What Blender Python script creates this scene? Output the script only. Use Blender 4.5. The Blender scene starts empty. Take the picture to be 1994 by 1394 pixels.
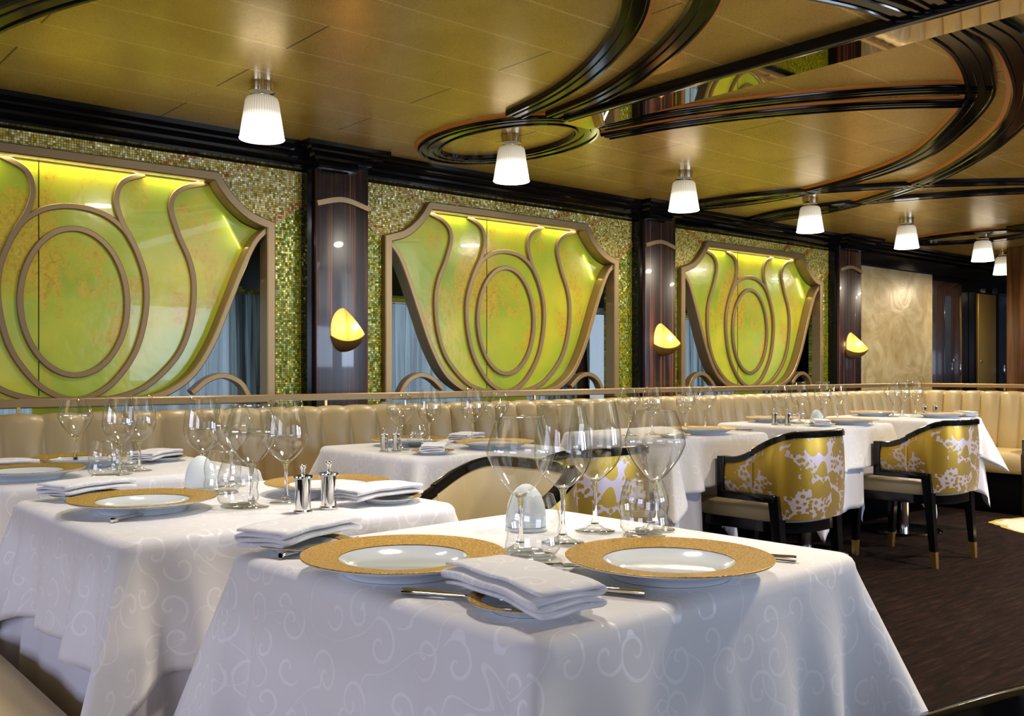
import bpy, bmesh, math, random
from mathutils import Vector, Matrix
random.seed(7)
R = math.radians
S = bpy.context.scene
COL = S.collection
# ------------------------------------------------------------------ camera
cam = bpy.data.objects.new('camera', bpy.data.cameras.new('camera'))
COL.objects.link(cam)
cam.data.sensor_width = 36.0
cam.data.lens = 1866 / 1994 * 36
cam.data.shift_y = 23 / 1994
cam.data.clip_start = 0.05
cam.location = (0, 0, 1.06)
cam.rotation_euler = (R(90), 0, R(49.35 - 90))
S.camera = cam
# ------------------------------------------------------------------ view, world, light
S.view_settings.view_transform = 'Standard'
S.view_settings.look = 'None'
S.view_settings.gamma = 1
S.view_settings.use_curve_mapping = False
S.view_settings.exposure = 0.0
S.cycles.use_denoising = True
S.cycles.max_bounces = 9
S.cycles.diffuse_bounces = 4
S.cycles.glossy_bounces = 4
S.cycles.transmission_bounces = 8
S.cycles.transparent_max_bounces = 40
S.cycles.caustics_reflective = False
S.cycles.caustics_refractive = False
S.cycles.sample_clamp_indirect = 5
w = bpy.data.worlds.new('world'); S.world = w; w.use_nodes = True
bg = w.node_tree.nodes['Background']
bg.inputs[0].default_value = (0.52, 0.66, 0.86, 1); bg.inputs[1].default_value = 0.9

def area(name, loc, rot, sx, sy, power, color, shape='RECTANGLE', spread=180):
    l = bpy.data.lights.new(name, 'AREA'); l.shape = shape; l.size = sx
    if shape in ('RECTANGLE', 'ELLIPSE'): l.size_y = sy
    l.energy = power; l.color = color; l.spread = R(spread)
    if name == 'cove light': l.specular_factor = 0.0
    o = bpy.data.objects.new(name, l); COL.objects.link(o); o.location = loc; o.rotation_euler = rot
    return o
# daylight through the windows of the opposite side of the room
for x, p in ((-0.6, 5), (2.6, 8), (5.8, 105), (9.0, 210)):
    area('daylight', (x, -3.85, 1.45), (R(90), 0, 0), 1.9, 1.1, p, (0.60, 0.74, 1.0))
for y in (-0.6, 2.9):  # added cool fill from the left for the cloth sides; wall_left has no windows
    area('daylight', (-2.85, y, 1.45), (R(90), 0, R(-90)), 1.9, 1.1, 50, (0.68, 0.72, 0.97))
# round ceiling downlights of the room's middle
for x, y, p in ((2.75, 0.75, 40), (4.8, 0.9, 62), (6.9, 1.2, 85), (8.9, 1.1, 85)):
    area('overhead_light', (x, y, 2.34), (0, 0, 0), 0.28, 0.28, p, (1.0, 0.84, 0.62), 'DISK', 125)
for x, y, p in ((1.45, 1.75, 12), (1.1, 2.7, 6)):  # added out of view to brighten the front table tops, not room fittings
    area('overhead_light', (x, y, 2.34), (0, 0, 0), 0.28, 0.28, p, (1.0, 0.92, 0.83), 'DISK', 110)

# ------------------------------------------------------------------ node helpers
class M:
    def __init__(s, name):
        s.m = bpy.data.materials.new(name); s.m.use_nodes = True
        s.t = s.m.node_tree; s.b = s.t.nodes['Principled BSDF']; s.out = s.t.nodes['Material Output']
    def n(s, typ, **kw):
        nd = s.t.nodes.new(typ)
        for k, v in kw.items():
            if k.startswith('i_'):
                key = k[2:].replace('_', ' ')
                s.set(nd, key, v)
            elif k[0] == 'n' and k[1:].isdigit():
                s.set(nd, int(k[1:]), v)
            else: setattr(nd, k, v)
        return nd
    def set(s, nd, key, v):
        i = nd.inputs[key]
        if isinstance(v, bpy.types.NodeSocket): s.t.links.new(v, i)
        elif isinstance(v, bpy.types.Node): s.t.links.new(v.outputs[0], i)
        else: i.default_value = v
    def p(s, **kw):
        for k, v in kw.items(): s.set(s.b, 'Specular IOR Level' if k == 'Specular_IOR_Level' else k.replace('_', ' '), v)
        return s
    def math(s, op, a, b=0.0, c=0.0):
        nd = s.t.nodes.new('ShaderNodeMath'); nd.operation = op
        s.set(nd, 0, a); s.set(nd, 1, b); s.set(nd, 2, c)
        return nd.outputs[0]
    def mix(s, f, a, b):
        nd = s.t.nodes.new('ShaderNodeMix'); nd.data_type = 'RGBA'
        s.set(nd, 0, f); s.set(nd, 6, a); s.set(nd, 7, b)
        return nd.outputs[2]
    def ramp(s, f, stops, interp='LINEAR'):
        nd = s.t.nodes.new('ShaderNodeValToRGB'); nd.color_ramp.interpolation = interp
        e = nd.color_ramp.elements
        while len(e) < len(stops): e.new(0.5)
        for q, (pp, c) in zip(e, stops): q.position = pp; q.color = (c[0], c[1], c[2], 1) if not isinstance(c, float) else (c, c, c, 1)
        s.set(nd, 0, f)
        return nd.outputs[0]
    def coord(s, which='Object', scale=(1, 1, 1), rot=(0, 0, 0), loc=(0, 0, 0)):
        tc = s.t.nodes.new('ShaderNodeTexCoord'); mp = s.t.nodes.new('ShaderNodeMapping')
        s.t.links.new(tc.outputs[which], mp.inputs[0])
        mp.inputs['Scale'].default_value = scale; mp.inputs['Rotation'].default_value = rot; mp.inputs['Location'].default_value = loc
        return mp.outputs[0]
    def noise(s, vec, scale=5, detail=3, rough=0.5, dist=0.0, out=0):
        nd = s.n('ShaderNodeTexNoise', i_Vector=vec, i_Scale=scale, i_Detail=detail, i_Roughness=rough, i_Distortion=dist)
        return nd.outputs[out]
    def bump(s, h, strength=0.2, dist=0.01):
        nd = s.n('ShaderNodeBump', i_Strength=strength, i_Distance=dist, i_Height=h)
        s.set(s.b, 'Normal', nd.outputs[0]); return nd

def c4(r, g, b): return (r, g, b, 1)
def simple(name, col, rough=0.5, metal=0.0, **kw):
    m = M(name); m.p(Base_Color=c4(*col), Roughness=rough, Metallic=metal)
    if kw: m.p(**kw)
    return m.m

def mat_ceiling():
    m = M('gold_ceiling'); v = m.coord('Object')
    sx = m.n('ShaderNodeSeparateXYZ', n0=v)
    x, y = sx.outputs[0], sx.outputs[1]
    row = m.math('DIVIDE', m.math('SUBTRACT', y, 3.20), 0.34)
    fy = m.math('FRACT', row); seam = m.math('LESS_THAN', m.math('ABSOLUTE', m.math('SUBTRACT', fy, 0.5)), 0.482)
    par = m.math('MULTIPLY', m.math('FLOORED_MODULO', m.math('FLOOR', row), 2.0), 0.833)
    fx = m.math('FRACT', m.math('DIVIDE', m.math('SUBTRACT', m.math('SUBTRACT', x, 1.835), par), 1.667))
    joint = m.math('LESS_THAN', m.math('ABSOLUTE', m.math('SUBTRACT', fx, 0.5)), 0.4975)
    cl = m.noise(v, 2.2, 6, 0.65, 0.6)
    fine = m.noise(v, 260, 2, 0.6)
    col = m.ramp(cl, [(0.3, (0.56, 0.37, 0.075)), (0.5, (0.67, 0.46, 0.10)), (0.7, (0.76, 0.55, 0.145))])
    col = m.mix(m.math('SUBTRACT', 1.0, seam), col, c4(0.90, 0.70, 0.26))
    col = m.mix(m.math('SUBTRACT', 1.0, joint), col, c4(0.14, 0.075, 0.015))
    m.p(Base_Color=col, Metallic=0.42, Roughness=m.ramp(fine, [(0.3, 0.24), (0.7, 0.38)]))
    h = m.math('ADD', m.math('MULTIPLY', fine, 0.25), m.math('ADD', seam, joint))
    m.bump(h, 0.25, 0.002)
    return m.m
def mat_wood(name, dark, mid, light, rough=0.18, coat=0.8, scale=(38, 38, 0.5)):
    m = M(name); v = m.coord('Object', scale)
    n1 = m.noise(v, 1.0, 4, 0.6, 0.3)
    n2 = m.noise(m.coord('Object', (scale[0] * 3, scale[1] * 3, scale[2] * 2)), 1.0, 3, 0.5)
    col = m.ramp(n1, [(0.38, dark), (0.52, mid), (0.66, light)])
    col = m.mix(m.math('MULTIPLY', n2, 0.5), col, c4(*dark))
    m.p(Base_Color=col, Roughness=rough, Coat_Weight=coat, Coat_Roughness=0.04)
    return m.m
def mat_mosaic(name, cols, size=0.0125, seed=0.0, metal=0.25):
    m = M(name); v = m.coord('Object', (1 / size, 1, 1 / size), loc=(seed, 0, 0))
    fl = m.n('ShaderNodeVectorMath', operation='FLOOR', n0=v)
    sx = m.n('ShaderNodeSeparateXYZ', n0=fl.outputs[0])
    cell = m.n('ShaderNodeCombineXYZ', n0=sx.outputs[0], n1=0.0, n2=sx.outputs[2])
    wn = m.n('ShaderNodeTexWhiteNoise', noise_dimensions='3D', n0=cell.outputs[0])
    fr = m.n('ShaderNodeVectorMath', operation='FRACTION', n0=v)
    sf = m.n('ShaderNodeSeparateXYZ', n0=fr.outputs[0])
    a = m.math('LESS_THAN', m.math('ABSOLUTE', m.math('SUBTRACT', sf.outputs[0], 0.5)), 0.42)
    b = m.math('LESS_THAN', m.math('ABSOLUTE', m.math('SUBTRACT', sf.outputs[2], 0.5)), 0.42)
    tile = m.math('MULTIPLY', a, b)
    n = len(cols)
    col = m.ramp(wn.outputs[0], [(i / n, c) for i, c in enumerate(cols)], 'CONSTANT')
    col = m.mix(tile, c4(0.03, 0.028, 0.008), col)
    m.p(Base_Color=col, Metallic=m.math('MULTIPLY', tile, metal), Roughness=0.26, Specular_IOR_Level=0.5)
    geo = m.n('ShaderNodeNewGeometry')
    tilt = m.n('ShaderNodeVectorMath', operation='SUBTRACT', n0=wn.outputs[1], n1=(0.5, 0.5, 0.5))
    ts = m.n('ShaderNodeVectorMath', operation='SCALE', n0=tilt.outputs[0]); ts.inputs[3].default_value = 0.4
    ad = m.n('ShaderNodeVectorMath', operation='ADD', n0=geo.outputs['Normal'], n1=ts.outputs[0])
    nn = m.n('ShaderNodeVectorMath', operation='NORMALIZE', n0=ad.outputs[0])
    m.set(m.b, 'Normal', nn.outputs[0])
    return m.m
def mat_green_glass():
    m = M('green_art_glass'); v = m.coord('Object')
    n1 = m.noise(v, 1.7, 3, 0.5, 0.4)
    base = m.ramp(n1, [(0.32, (0.22, 0.29, 0.02)), (0.5, (0.32, 0.36, 0.025)), (0.68, (0.48, 0.42, 0.03))])
    n2 = m.noise(m.coord('Object', (2.2, 1, 1.1), loc=(3.1, 0, 1.7)), 1.6, 7, 0.72, 0.8)
    f2 = m.ramp(n2, [(0.50, 0.0), (0.60, 0.85)])
    n3 = m.noise(v, 34, 4, 0.7, 1.0)
    stain = m.ramp(n3, [(0.35, (0.34, 0.19, 0.015)), (0.55, (0.50, 0.34, 0.03)), (0.75, (0.26, 0.22, 0.02))])
    col = m.mix(f2, base, stain)
    wav = m.noise(m.coord('Object', (1, 1, 1)), 16, 2, 0.5)
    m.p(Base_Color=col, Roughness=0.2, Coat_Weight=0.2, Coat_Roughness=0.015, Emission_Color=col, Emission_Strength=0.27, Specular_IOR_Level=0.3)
    bm_ = m.bump(wav, 0.10, 0.012)
    return m.m
def mat_cloth(name='white_damask', tint=(0.80, 0.785, 0.80)):
    m = M(name)
    tc = m.n('ShaderNodeTexCoord')
    sc = m.n('ShaderNodeVectorMath', operation='SCALE', n0=tc.outputs['UV']); sc.inputs[3].default_value = 13.5
    vo = m.n('ShaderNodeTexVoronoi', voronoi_dimensions='2D', n0=sc.outputs[0]); vo.inputs['Scale'].default_value = 1.0; vo.inputs['Randomness'].default_value = 0.75
    pos = vo.outputs['Position']; cr = m.n('ShaderNodeSeparateColor', n0=vo.outputs['Color'])
    d = m.n('ShaderNodeVectorMath', operation='SUBTRACT', n0=sc.outputs[0], n1=pos)
    sd = m.n('ShaderNodeSeparateXYZ', n0=d.outputs[0])
    flip = m.math('SUBTRACT', m.math('MULTIPLY', m.math('GREATER_THAN', cr.outputs[1], 0.5), 2.0), 1.0)
    th = m.math('DIVIDE', m.math('ARCTAN2', sd.outputs[1], m.math('MULTIPLY', sd.outputs[0], flip)), 6.28318)
    r = vo.outputs['Distance']
    sp = m.math('FRACT', m.math('ADD', m.math('SUBTRACT', m.math('MULTIPLY', r, 2.6), th), m.math('MULTIPLY', cr.outputs[0], 1.0)))
    wd = m.math('ABSOLUTE', m.math('SUBTRACT', sp, 0.5))
    line = m.math('LESS_THAN', wd, 0.085)
    msk = m.math('LESS_THAN', r, m.math('ADD', 0.33, m.math('MULTIPLY', cr.outputs[2], 0.22)))
    pat = m.math('MULTIPLY', line, msk)
    # stems joining the scrolls
    ns = m.noise(tc.outputs['UV'], 7.5, 0, 0.5, 0.6)
    st = m.math('LESS_THAN', m.math('ABSOLUTE', m.math('SUBTRACT', ns, 0.5)), 0.0045)
    pat = m.math('MAXIMUM', pat, st)
    col = m.mix(pat, c4(*tint), c4(min(1, tint[0] * 1.13), min(1, tint[1] * 1.13), min(1, tint[2] * 1.13)))
    m.p(Base_Color=col, Roughness=m.math('SUBTRACT', 0.62, m.math('MULTIPLY', pat, 0.22)), Sheen_Weight=0.15, Specular_IOR_Level=0.35)
    wr = m.noise(tc.outputs['UV'], 7, 4, 0.55, 0.3)
    m.bump(wr, 0.12, 0.02)
    return m.m
def mat_chair_fabric():
    m = M('gold_floral_silk')
    tc = m.n('ShaderNodeTexCoord')
    dn = m.noise(tc.outputs['UV'], 9, 2, 0.5, 0, out=1)
    off = m.n('ShaderNodeVectorMath', operation='SCALE', n0=dn); off.inputs[3].default_value = 0.06
    uv = m.n('ShaderNodeVectorMath', operation='ADD', n0=tc.outputs['UV'], n1=off.outputs[0])
    v1 = m.n('ShaderNodeTexVoronoi', voronoi_dimensions='2D', n0=uv.outputs[0]); v1.inputs['Scale'].default_value = 12.0
    fl = m.math('LESS_THAN', v1.outputs['Distance'], 0.40)
    v2 = m.n('ShaderNodeTexVoronoi', voronoi_dimensions='2D', n0=uv.outputs[0]); v2.inputs['Scale'].default_value = 42.0
    lf = m.math('LESS_THAN', v2.outputs['Distance'], 0.36)
    big = m.noise(tc.outputs['UV'], 5.0, 2, 0.5, 0.2)
    reg = m.math('GREATER_THAN', m.math('ADD', big, m.math('MULTIPLY', m.noise(tc.outputs['UV'], 40, 3, .6), .14)), 0.63)
    g = m.math('MAXIMUM', fl, m.math('MULTIPLY', lf, m.math('GREATER_THAN', big, 0.36)))
    g = m.math('MAXIMUM', g, reg)
    col = m.mix(g, c4(0.48, 0.40, 0.45), c4(0.37, 0.225, 0.012))
    m.p(Base_Color=col, Metallic=m.math('ADD', 0.35, m.math('MULTIPLY', g, 0.3)), Roughness=0.36, Sheen_Weight=0.3)
    th = m.noise(tc.outputs['UV'], 400, 1, 0.5)
    m.bump(th, 0.1, 0.001)
    return m.m
def mat_carpet():
    m = M('brown_carpet'); v = m.coord('Object')
    st = m.noise(m.coord('Object', (5, 42, 1), rot=(0, 0, R(12))), 1.0, 5, 0.7, 0.5)
    col = m.ramp(st, [(0.35, (0.004, 0.002, 0.0015)), (0.55, (0.012, 0.0055, 0.004)), (0.75, (0.036, 0.015, 0.010))])
    sx = m.n('ShaderNodeSeparateXYZ', n0=v)
    wob = m.noise(v, 3.0, 2, 0.5)
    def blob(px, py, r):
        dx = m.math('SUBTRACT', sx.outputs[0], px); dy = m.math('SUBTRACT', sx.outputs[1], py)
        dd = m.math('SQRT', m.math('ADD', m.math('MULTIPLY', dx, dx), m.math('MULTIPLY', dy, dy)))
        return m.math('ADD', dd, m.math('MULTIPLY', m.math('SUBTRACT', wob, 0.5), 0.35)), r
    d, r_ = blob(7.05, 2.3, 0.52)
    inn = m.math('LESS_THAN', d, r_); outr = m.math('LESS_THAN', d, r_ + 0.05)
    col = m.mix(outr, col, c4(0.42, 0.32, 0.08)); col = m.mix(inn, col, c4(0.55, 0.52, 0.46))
    fz = m.noise(v, 300, 2, 0.6)
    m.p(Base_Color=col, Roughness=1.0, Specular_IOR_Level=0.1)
    m.bump(fz, 0.5, 0.006)
    return m.m
def mat_leather(name, col):
    m = M(name); v = m.coord('Object')
    vo = m.n('ShaderNodeTexVoronoi', n0=v); vo.inputs['Scale'].default_value = 320
    m.p(Base_Color=c4(*col), Roughness=0.42, Coat_Weight=0.15, Coat_Roughness=0.3)
    m.bump(vo.outputs['Distance'], 0.12, 0.001)
    return m.m
def mat_plaster():
    m = M('swirled_plaster'); v = m.coord('Object', (1, 1, 1))
    n1 = m.noise(v, 3.2, 5, 0.6, 1.6)
    col = m.ramp(n1, [(0.3, (0.34, 0.24, 0.09)), (0.5, (0.46, 0.34, 0.15)), (0.7, (0.58, 0.47, 0.26))])
    m.p(Base_Color=col, Roughness=0.38, Metallic=0.15)
    m.bump(n1, 0.3, 0.02)
    return m.m
def mat_goldrim():
    m = M('hammered_gold_glaze'); v = m.coord('Object')
    vo = m.n('ShaderNodeTexVoronoi', n0=v); vo.inputs['Scale'].default_value = 240
    n = m.noise(v, 300, 3, 0.6)
    col = m.ramp(n, [(0.35, (0.26, 0.13, 0.012)), (0.55, (0.46, 0.27, 0.035)), (0.75, (0.66, 0.44, 0.10))])
    m.p(Base_Color=col, Metallic=0.75, Roughness=0.42)
    m.bump(m.math('ADD', vo.outputs['Distance'], n), 0.5, 0.0015)
    return m.m
def mat_thinglass(name='clear_thin_glass'):
    m = M(name); t = m.t
    lw = m.n('ShaderNodeLayerWeight'); lw.inputs[0].default_value = 0.5
    fac = lw.outputs['Facing']
    tint = m.ramp(fac, [(0.0, (0.97, 0.975, 0.97)), (0.6, (0.92, 0.925, 0.91)), (0.85, (0.66, 0.67, 0.63)), (1.0, (0.30, 0.31, 0.28))])
    tr = m.n('ShaderNodeBsdfTransparent', n0=tint)
    gl = m.n('ShaderNodeBsdfGlossy', n0=c4(1, 1, 1)); gl.inputs['Roughness'].default_value = 0.0
    k = m.ramp(fac, [(0.0, 0.09), (0.5, 0.12), (0.8, 0.32), (1.0, 0.85)])
    mx = m.n('ShaderNodeMixShader', n0=k, n1=tr.outputs[0], n2=gl.outputs[0])
    t.links.new(mx.outputs[0], m.out.inputs[0])
    return m.m
def mat_sheer():
    m = M('sheer_curtain_voile'); t = m.t
    v = m.coord('Object', (14, 14, 0.4)); n = m.noise(v, 1.5, 3, 0.6)
    col = m.ramp(n, [(0.40, (0.10, 0.13, 0.15)), (0.6, (0.55, 0.68, 0.74))])
    tl = m.n('ShaderNodeBsdfTranslucent', n0=col); df = m.n('ShaderNodeBsdfDiffuse', n0=col)
    tr = m.n('ShaderNodeBsdfTransparent', n0=c4(1, 1, 1))
    a = m.n('ShaderNodeMixShader', n0=0.35, n1=tl.outputs[0], n2=df.outputs[0])
    b = m.n('ShaderNodeMixShader', n0=0.35, n1=a.outputs[0], n2=tr.outputs[0])
    t.links.new(b.outputs[0], m.out.inputs[0])
    return m.m
def emit(name, col, k, base=(0.8, 0.8, 0.8)):
    m = M(name); m.p(Base_Color=c4(*base), Roughness=0.5, Emission_Color=c4(*col), Emission_Strength=k)
    return m.m
def mat_shade():
    m = M('lit_pleated_shade'); v = m.coord('Object')
    sx = m.n('ShaderNodeSeparateXYZ', n0=v)
    k = m.ramp(m.math('MULTIPLY', m.math('ADD', sx.outputs[2], 0.28), 3.6), [(0.0, 1.0), (0.25, 0.5), (0.52, 0.10), (0.8, 0.035)])
    ang = m.math('ARCTAN2', sx.outputs[1], sx.outputs[0])
    k = m.math('MULTIPLY', k, m.math('ADD', 0.82, m.math('MULTIPLY', m.math('SINE', m.math('MULTIPLY', ang, 44.0)), 0.22)))
    hot = m.ramp(m.math('MULTIPLY', m.math('ADD', sx.outputs[2], 0.28), 3.6), [(0.3, (1.0, 0.93, 0.82)), (0.8, (1.0, 0.82, 0.55))])
    m.p(Base_Color=c4(0.62, 0.56, 0.42), Roughness=0.5, Emission_Color=hot, Emission_Strength=m.math('MULTIPLY', k, 6.5))
    return m.m

MT = dict(
    ceiling=mat_ceiling(), ebony=mat_wood('macassar_ebony', (0.006, 0.004, 0.005), (0.026, 0.010, 0.007), (0.26, 0.08, 0.025), rough=0.32, coat=0.28),
    darkwood=mat_wood('dark_walnut', (0.010, 0.006, 0.005), (0.02, 0.010, 0.007), (0.055, 0.024, 0.013)),
    amberwood=mat_wood('amber_walnut', (0.04, 0.014, 0.005), (0.13, 0.05, 0.015), (0.30, 0.12, 0.03), scale=(14, 14, 0.4)),
    lacquer=simple('black_lacquer', (0.004, 0.004, 0.005), 0.12, 0, Specular_IOR_Level=0.35),
    mgreen=mat_mosaic('green_glass_mosaic', [(0.20, 0.24, 0.008), (0.32, 0.33, 0.01), (0.46, 0.40, 0.015), (0.12, 0.18, 0.008), (0.60, 0.46, 0.02), (0.27, 0.33, 0.01)]),
    mgold=mat_mosaic('gold_glass_mosaic', [(0.74, 0.53, 0.06), (0.88, 0.70, 0.13), (0.50, 0.34, 0.03), (1.0, 0.88, 0.35), (0.66, 0.50, 0.05), (0.42, 0.30, 0.02), (0.95, 0.78, 0.2)], seed=0.37, metal=0.05),
    morange=mat_mosaic('orange_glass_mosaic', [(0.62, 0.24, 0.015), (0.78, 0.46, 0.04), (0.42, 0.14, 0.01), (0.7, 0.55, 0.12)], seed=0.11, metal=0.05),
    glassart=mat_green_glass(), bronze=simple('champagne_bronze', (0.31, 0.205, 0.088), 0.42, 0.55),
    bronzed=simple('taupe_bronze_inlay', (0.25, 0.16, 0.07), 0.45, 0.4),
    brass=simple('satin_brass', (0.62, 0.40, 0.13), 0.28, 0.9), steel=simple('polished_steel', (0.72, 0.71, 0.69), 0.07, 1.0),
    mirror=simple('bronze_mirror', (0.50, 0.43, 0.33), 0.02, 1.0), amber=simple('amber_glow_paint', (0.72, 0.26, 0.03), 0.4, 0.2),
    cloth=mat_cloth(), napkin=mat_cloth('white_napkin_damask', (0.82, 0.81, 0.83)),
    under=simple('plain_white_underlay', (0.66, 0.64, 0.70), 0.75),
    leather=mat_leather('beige_leather', (0.50, 0.375, 0.18)), cream=mat_leather('cream_leather', (0.52, 0.43, 0.25)),
    fabric=mat_chair_fabric(), carpet=mat_carpet(), plaster=mat_plaster(),
    porcelain=simple('white_porcelain', (0.74, 0.80, 0.83), 0.12, 0, Coat_Weight=0.6, Coat_Roughness=0.02),
    bisque=simple('white_bisque', (0.78, 0.84, 0.86), 0.6), goldrim=mat_goldrim(),
    goldedge=simple('gold_plate_edge', (0.72, 0.48, 0.10), 0.2, 1.0),
    thin=mat_thinglass(), sheer=mat_sheer(), shade=mat_shade(),
    bowlin=emit('lit_sconce_interior', (1.0, 0.55, 0.12), 0.42, (0.70, 0.44, 0.12)),
    bowlout=simple('aged_gold_sconce', (0.42, 0.25, 0.07), 0.42, 0.7),
    goldpanel=simple('brushed_gold_panel', (0.34, 0.20, 0.04), 0.35, 0.7),
    darkglass=simple('dark_glass', (0.02, 0.025, 0.035), 0.04, 0.0, Coat_Weight=1.0),
    wallback=simple('outer_dark_panel', (0.02, 0.02, 0.022), 0.5), pale=simple('pale_lining', (0.45, 0.5, 0.55), 0.5),
    browncurtain=simple('brown_drape', (0.05, 0.022, 0.016), 0.8),
    daylight=emit('daylight_outside', (0.52, 0.72, 0.95), 1.5, (0, 0, 0)),
)
solid = M('solid_glass_stem'); solid.p(Base_Color=c4(1, 1, 1), Roughness=0.0, IOR=1.45, Transmission_Weight=1.0); MT['stem'] = solid.m

# ------------------------------------------------------------------ mesh helpers
def link(name, bm, mats, parent=None, smooth=True, kind=None, angle=40):
    bmesh.ops.recalc_face_normals(bm, faces=bm.faces)
    me = bpy.data.meshes.new(name); bm.to_mesh(me); bm.free()
    if not isinstance(mats, (list, tuple)): mats = [mats]
    for m in mats: me.materials.append(MT[m] if isinstance(m, str) else m)
    if smooth:
        me.shade_smooth()
        if angle < 180:
            me.set_sharp_from_angle(angle=R(angle))
    o = bpy.data.objects.new(name, me); COL.objects.link(o)
    if parent: o.parent = parent
    if kind: o['kind'] = kind
    return o
def tag(o, label, cat, group=None):
    o['label'] = label; o['category'] = cat
    if group: o['group'] = group
    return o
def thing(name, label, cat, loc=(0, 0, 0), rz=0, group=None):
    o = bpy.data.objects.new(name, None); o.empty_display_size = 0.05; COL.objects.link(o)
    o.location = loc; o.rotation_euler = (0, 0, rz)
    return tag(o, label, cat, group)
def dup(root, loc, rz, label, group=None, scale=None):
    r = root.copy(); COL.objects.link(r); r.location = loc; r.rotation_euler = (0, 0, rz); r['label'] = label
    if group: r['group'] = group
    if scale: r.scale = (scale, scale, scale)
    for ch in list(root.children):
        c = ch.copy(); COL.objects.link(c); c.parent = r
        for g in list(ch.children):
            d = g.copy(); COL.objects.link(d); d.parent = c
    return r
def box(bm, x0, x1, y0, y1, z0, z1, bev=0.0, mi=0):
    vs = [bm.verts.new((x, y, z)) for z in (z0, z1) for y in (y0, y1) for x in (x0, x1)]
    fs = [bm.faces.new([vs[i] for i in f]) for f in ((0, 2, 3, 1), (4, 5, 7, 6), (0, 1, 5, 4), (2, 6, 7, 3), (0, 4, 6, 2), (1, 3, 7, 5))]
    for f in fs: f.material_index = mi
    if bev:
        es = list({e for f in fs for e in f.edges})
        bmesh.ops.bevel(bm, geom=es, offset=bev, segments=3, affect='EDGES', profile=0.5)
    return fs
def boxo(name, x0, x1, y0, y1, z0, z1, mat, parent=None, bev=0.0, kind=None):
    bm = bmesh.new(); box(bm, x0, x1, y0, y1, z0, z1, bev)
    return link(name, bm, mat, parent, True, kind)
def lathe(prof, n=48, ripple=None, mi=None):
    bm = bmesh.new(); rings = []
    for k, (r, z) in enumerate(prof):
        if r < 1e-6: rings.append([bm.verts.new((0, 0, z))]); continue
        ring = []
        for i in range(n):
            a = 2 * math.pi * i / n; rr = r * (1 + (ripple * (1 if i % 2 else -1) if ripple else 0))
            ring.append(bm.verts.new((rr * math.cos(a), rr * math.sin(a), z)))
        rings.append(ring)
    for k in range(len(rings) - 1):
        A, B = rings[k], rings[k + 1]
        for i in range(n):
            j = (i + 1) % n
            if len(A) == 1 and len(B) == 1: continue
            if len(A) == 1: f = bm.faces.new((A[0], B[i], B[j]))
            elif len(B) == 1: f = bm.faces.new((A[i], A[j], B[0]))
            else: f = bm.faces.new((A[i], A[j], B[j], B[i]))
            if mi: f.material_index = mi[k]
    return bm
def catmull(pts, per=8, closed=False):
    out = []; n = len(pts); P = [Vector(p) for p in pts]
    segs = n if closed else n - 1
    for i in range(segs):
        p0 = P[(i - 1) % n] if (closed or i > 0) else P[0] * 2 - P[1]
        p1 = P[i]; p2 = P[(i + 1) % n]
        p3 = P[(i + 2) % n] if (closed or i + 2 < n) else P[n - 1] * 2 - P[n - 2]
        for k in range(per):
            t = k / per
            out.append(0.5 * ((2 * p1) + (-p0 + p2) * t + (2 * p0 - 5 * p1 + 4 * p2 - p3) * t * t + (-p0 + 3 * p1 - 3 * p2 + p3) * t ** 3))
    if not closed: out.append(P[-1])
    return out
def loft(bm, pts, prof, f, closed=False, cap=True):
    """sweep the closed profile [(offset, height)] along the 2-D points; f(u, v, h) gives the place"""
    P = [Vector((p[0], p[1])) for p in pts]; n = len(P); rings = []
    for i in range(n):
        a = P[i - 1] if (i > 0 or closed) else None
        b = P[(i + 1) % n] if (i < n - 1 or closed) else None
        d1 = (P[i] - a).normalized() if a is not None else None
        d2 = (b - P[i]).normalized() if b is not None else None
        if d1 is None: d1 = d2
        if d2 is None: d2 = d1
        n1 = Vector((-d1.y, d1.x)); n2 = Vector((-d2.y, d2.x)); nn = n1 + n2
        nn = nn.normalized() if nn.length > 1e-6 else n1
        k = min(1 / max(nn.dot(n1), 0.3), 2.5)
        rings.append([bm.verts.new(f(P[i].x + nn.x * o * k, P[i].y + nn.y * o * k, h)) for o, h in prof])
    m = len(prof)
    for i in range(n if closed else n - 1):
        A, B = rings[i], rings[(i + 1) % n]
        for j in range(m): bm.faces.new((A[j], A[(j + 1) % m], B[(j + 1) % m], B[j]))
    if not closed and cap:
        bm.faces.new(rings[0]); bm.faces.new(rings[-1])
def rect(w, h0, h1): return [(-w / 2, h0), (-w / 2, h1), (w / 2, h1), (w / 2, h0)]
def rndrect(w, h0, h1, b):
    return [(-w / 2, h0), (-w / 2, h1 - b * (1 if h1 > h0 else -1)), (-w / 2 + b, h1), (w / 2 - b, h1), (w / 2, h1 - b * (1 if h1 > h0 else -1)), (w / 2, h0)]
def tube(bm, pts, r, n=10, rfun=None):
    P = [Vector(p) for p in pts]; rings = []
    up = Vector((0, 0, 1))
    for i, p in enumerate(P):
        d = (P[min(i + 1, len(P) - 1)] - P[max(i - 1, 0)]).normalized()
        a = d.cross(up if abs(d.z) < 0.95 else Vector((1, 0, 0))).normalized(); b = d.cross(a)
        rr = rfun(i / (len(P) - 1)) if rfun else r
        rings.append([bm.verts.new(p + (a * math.cos(2 * math.pi * k / n) + b * math.sin(2 * math.pi * k / n)) * rr) for k in range(n)])
    for i in range(len(P) - 1):
        for k in range(n): bm.faces.new((rings[i][k], rings[i][(k + 1) % n], rings[i + 1][(k + 1) % n], rings[i + 1][k]))
    bm.faces.new(rings[0]); bm.faces.new(rings[-1])
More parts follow.
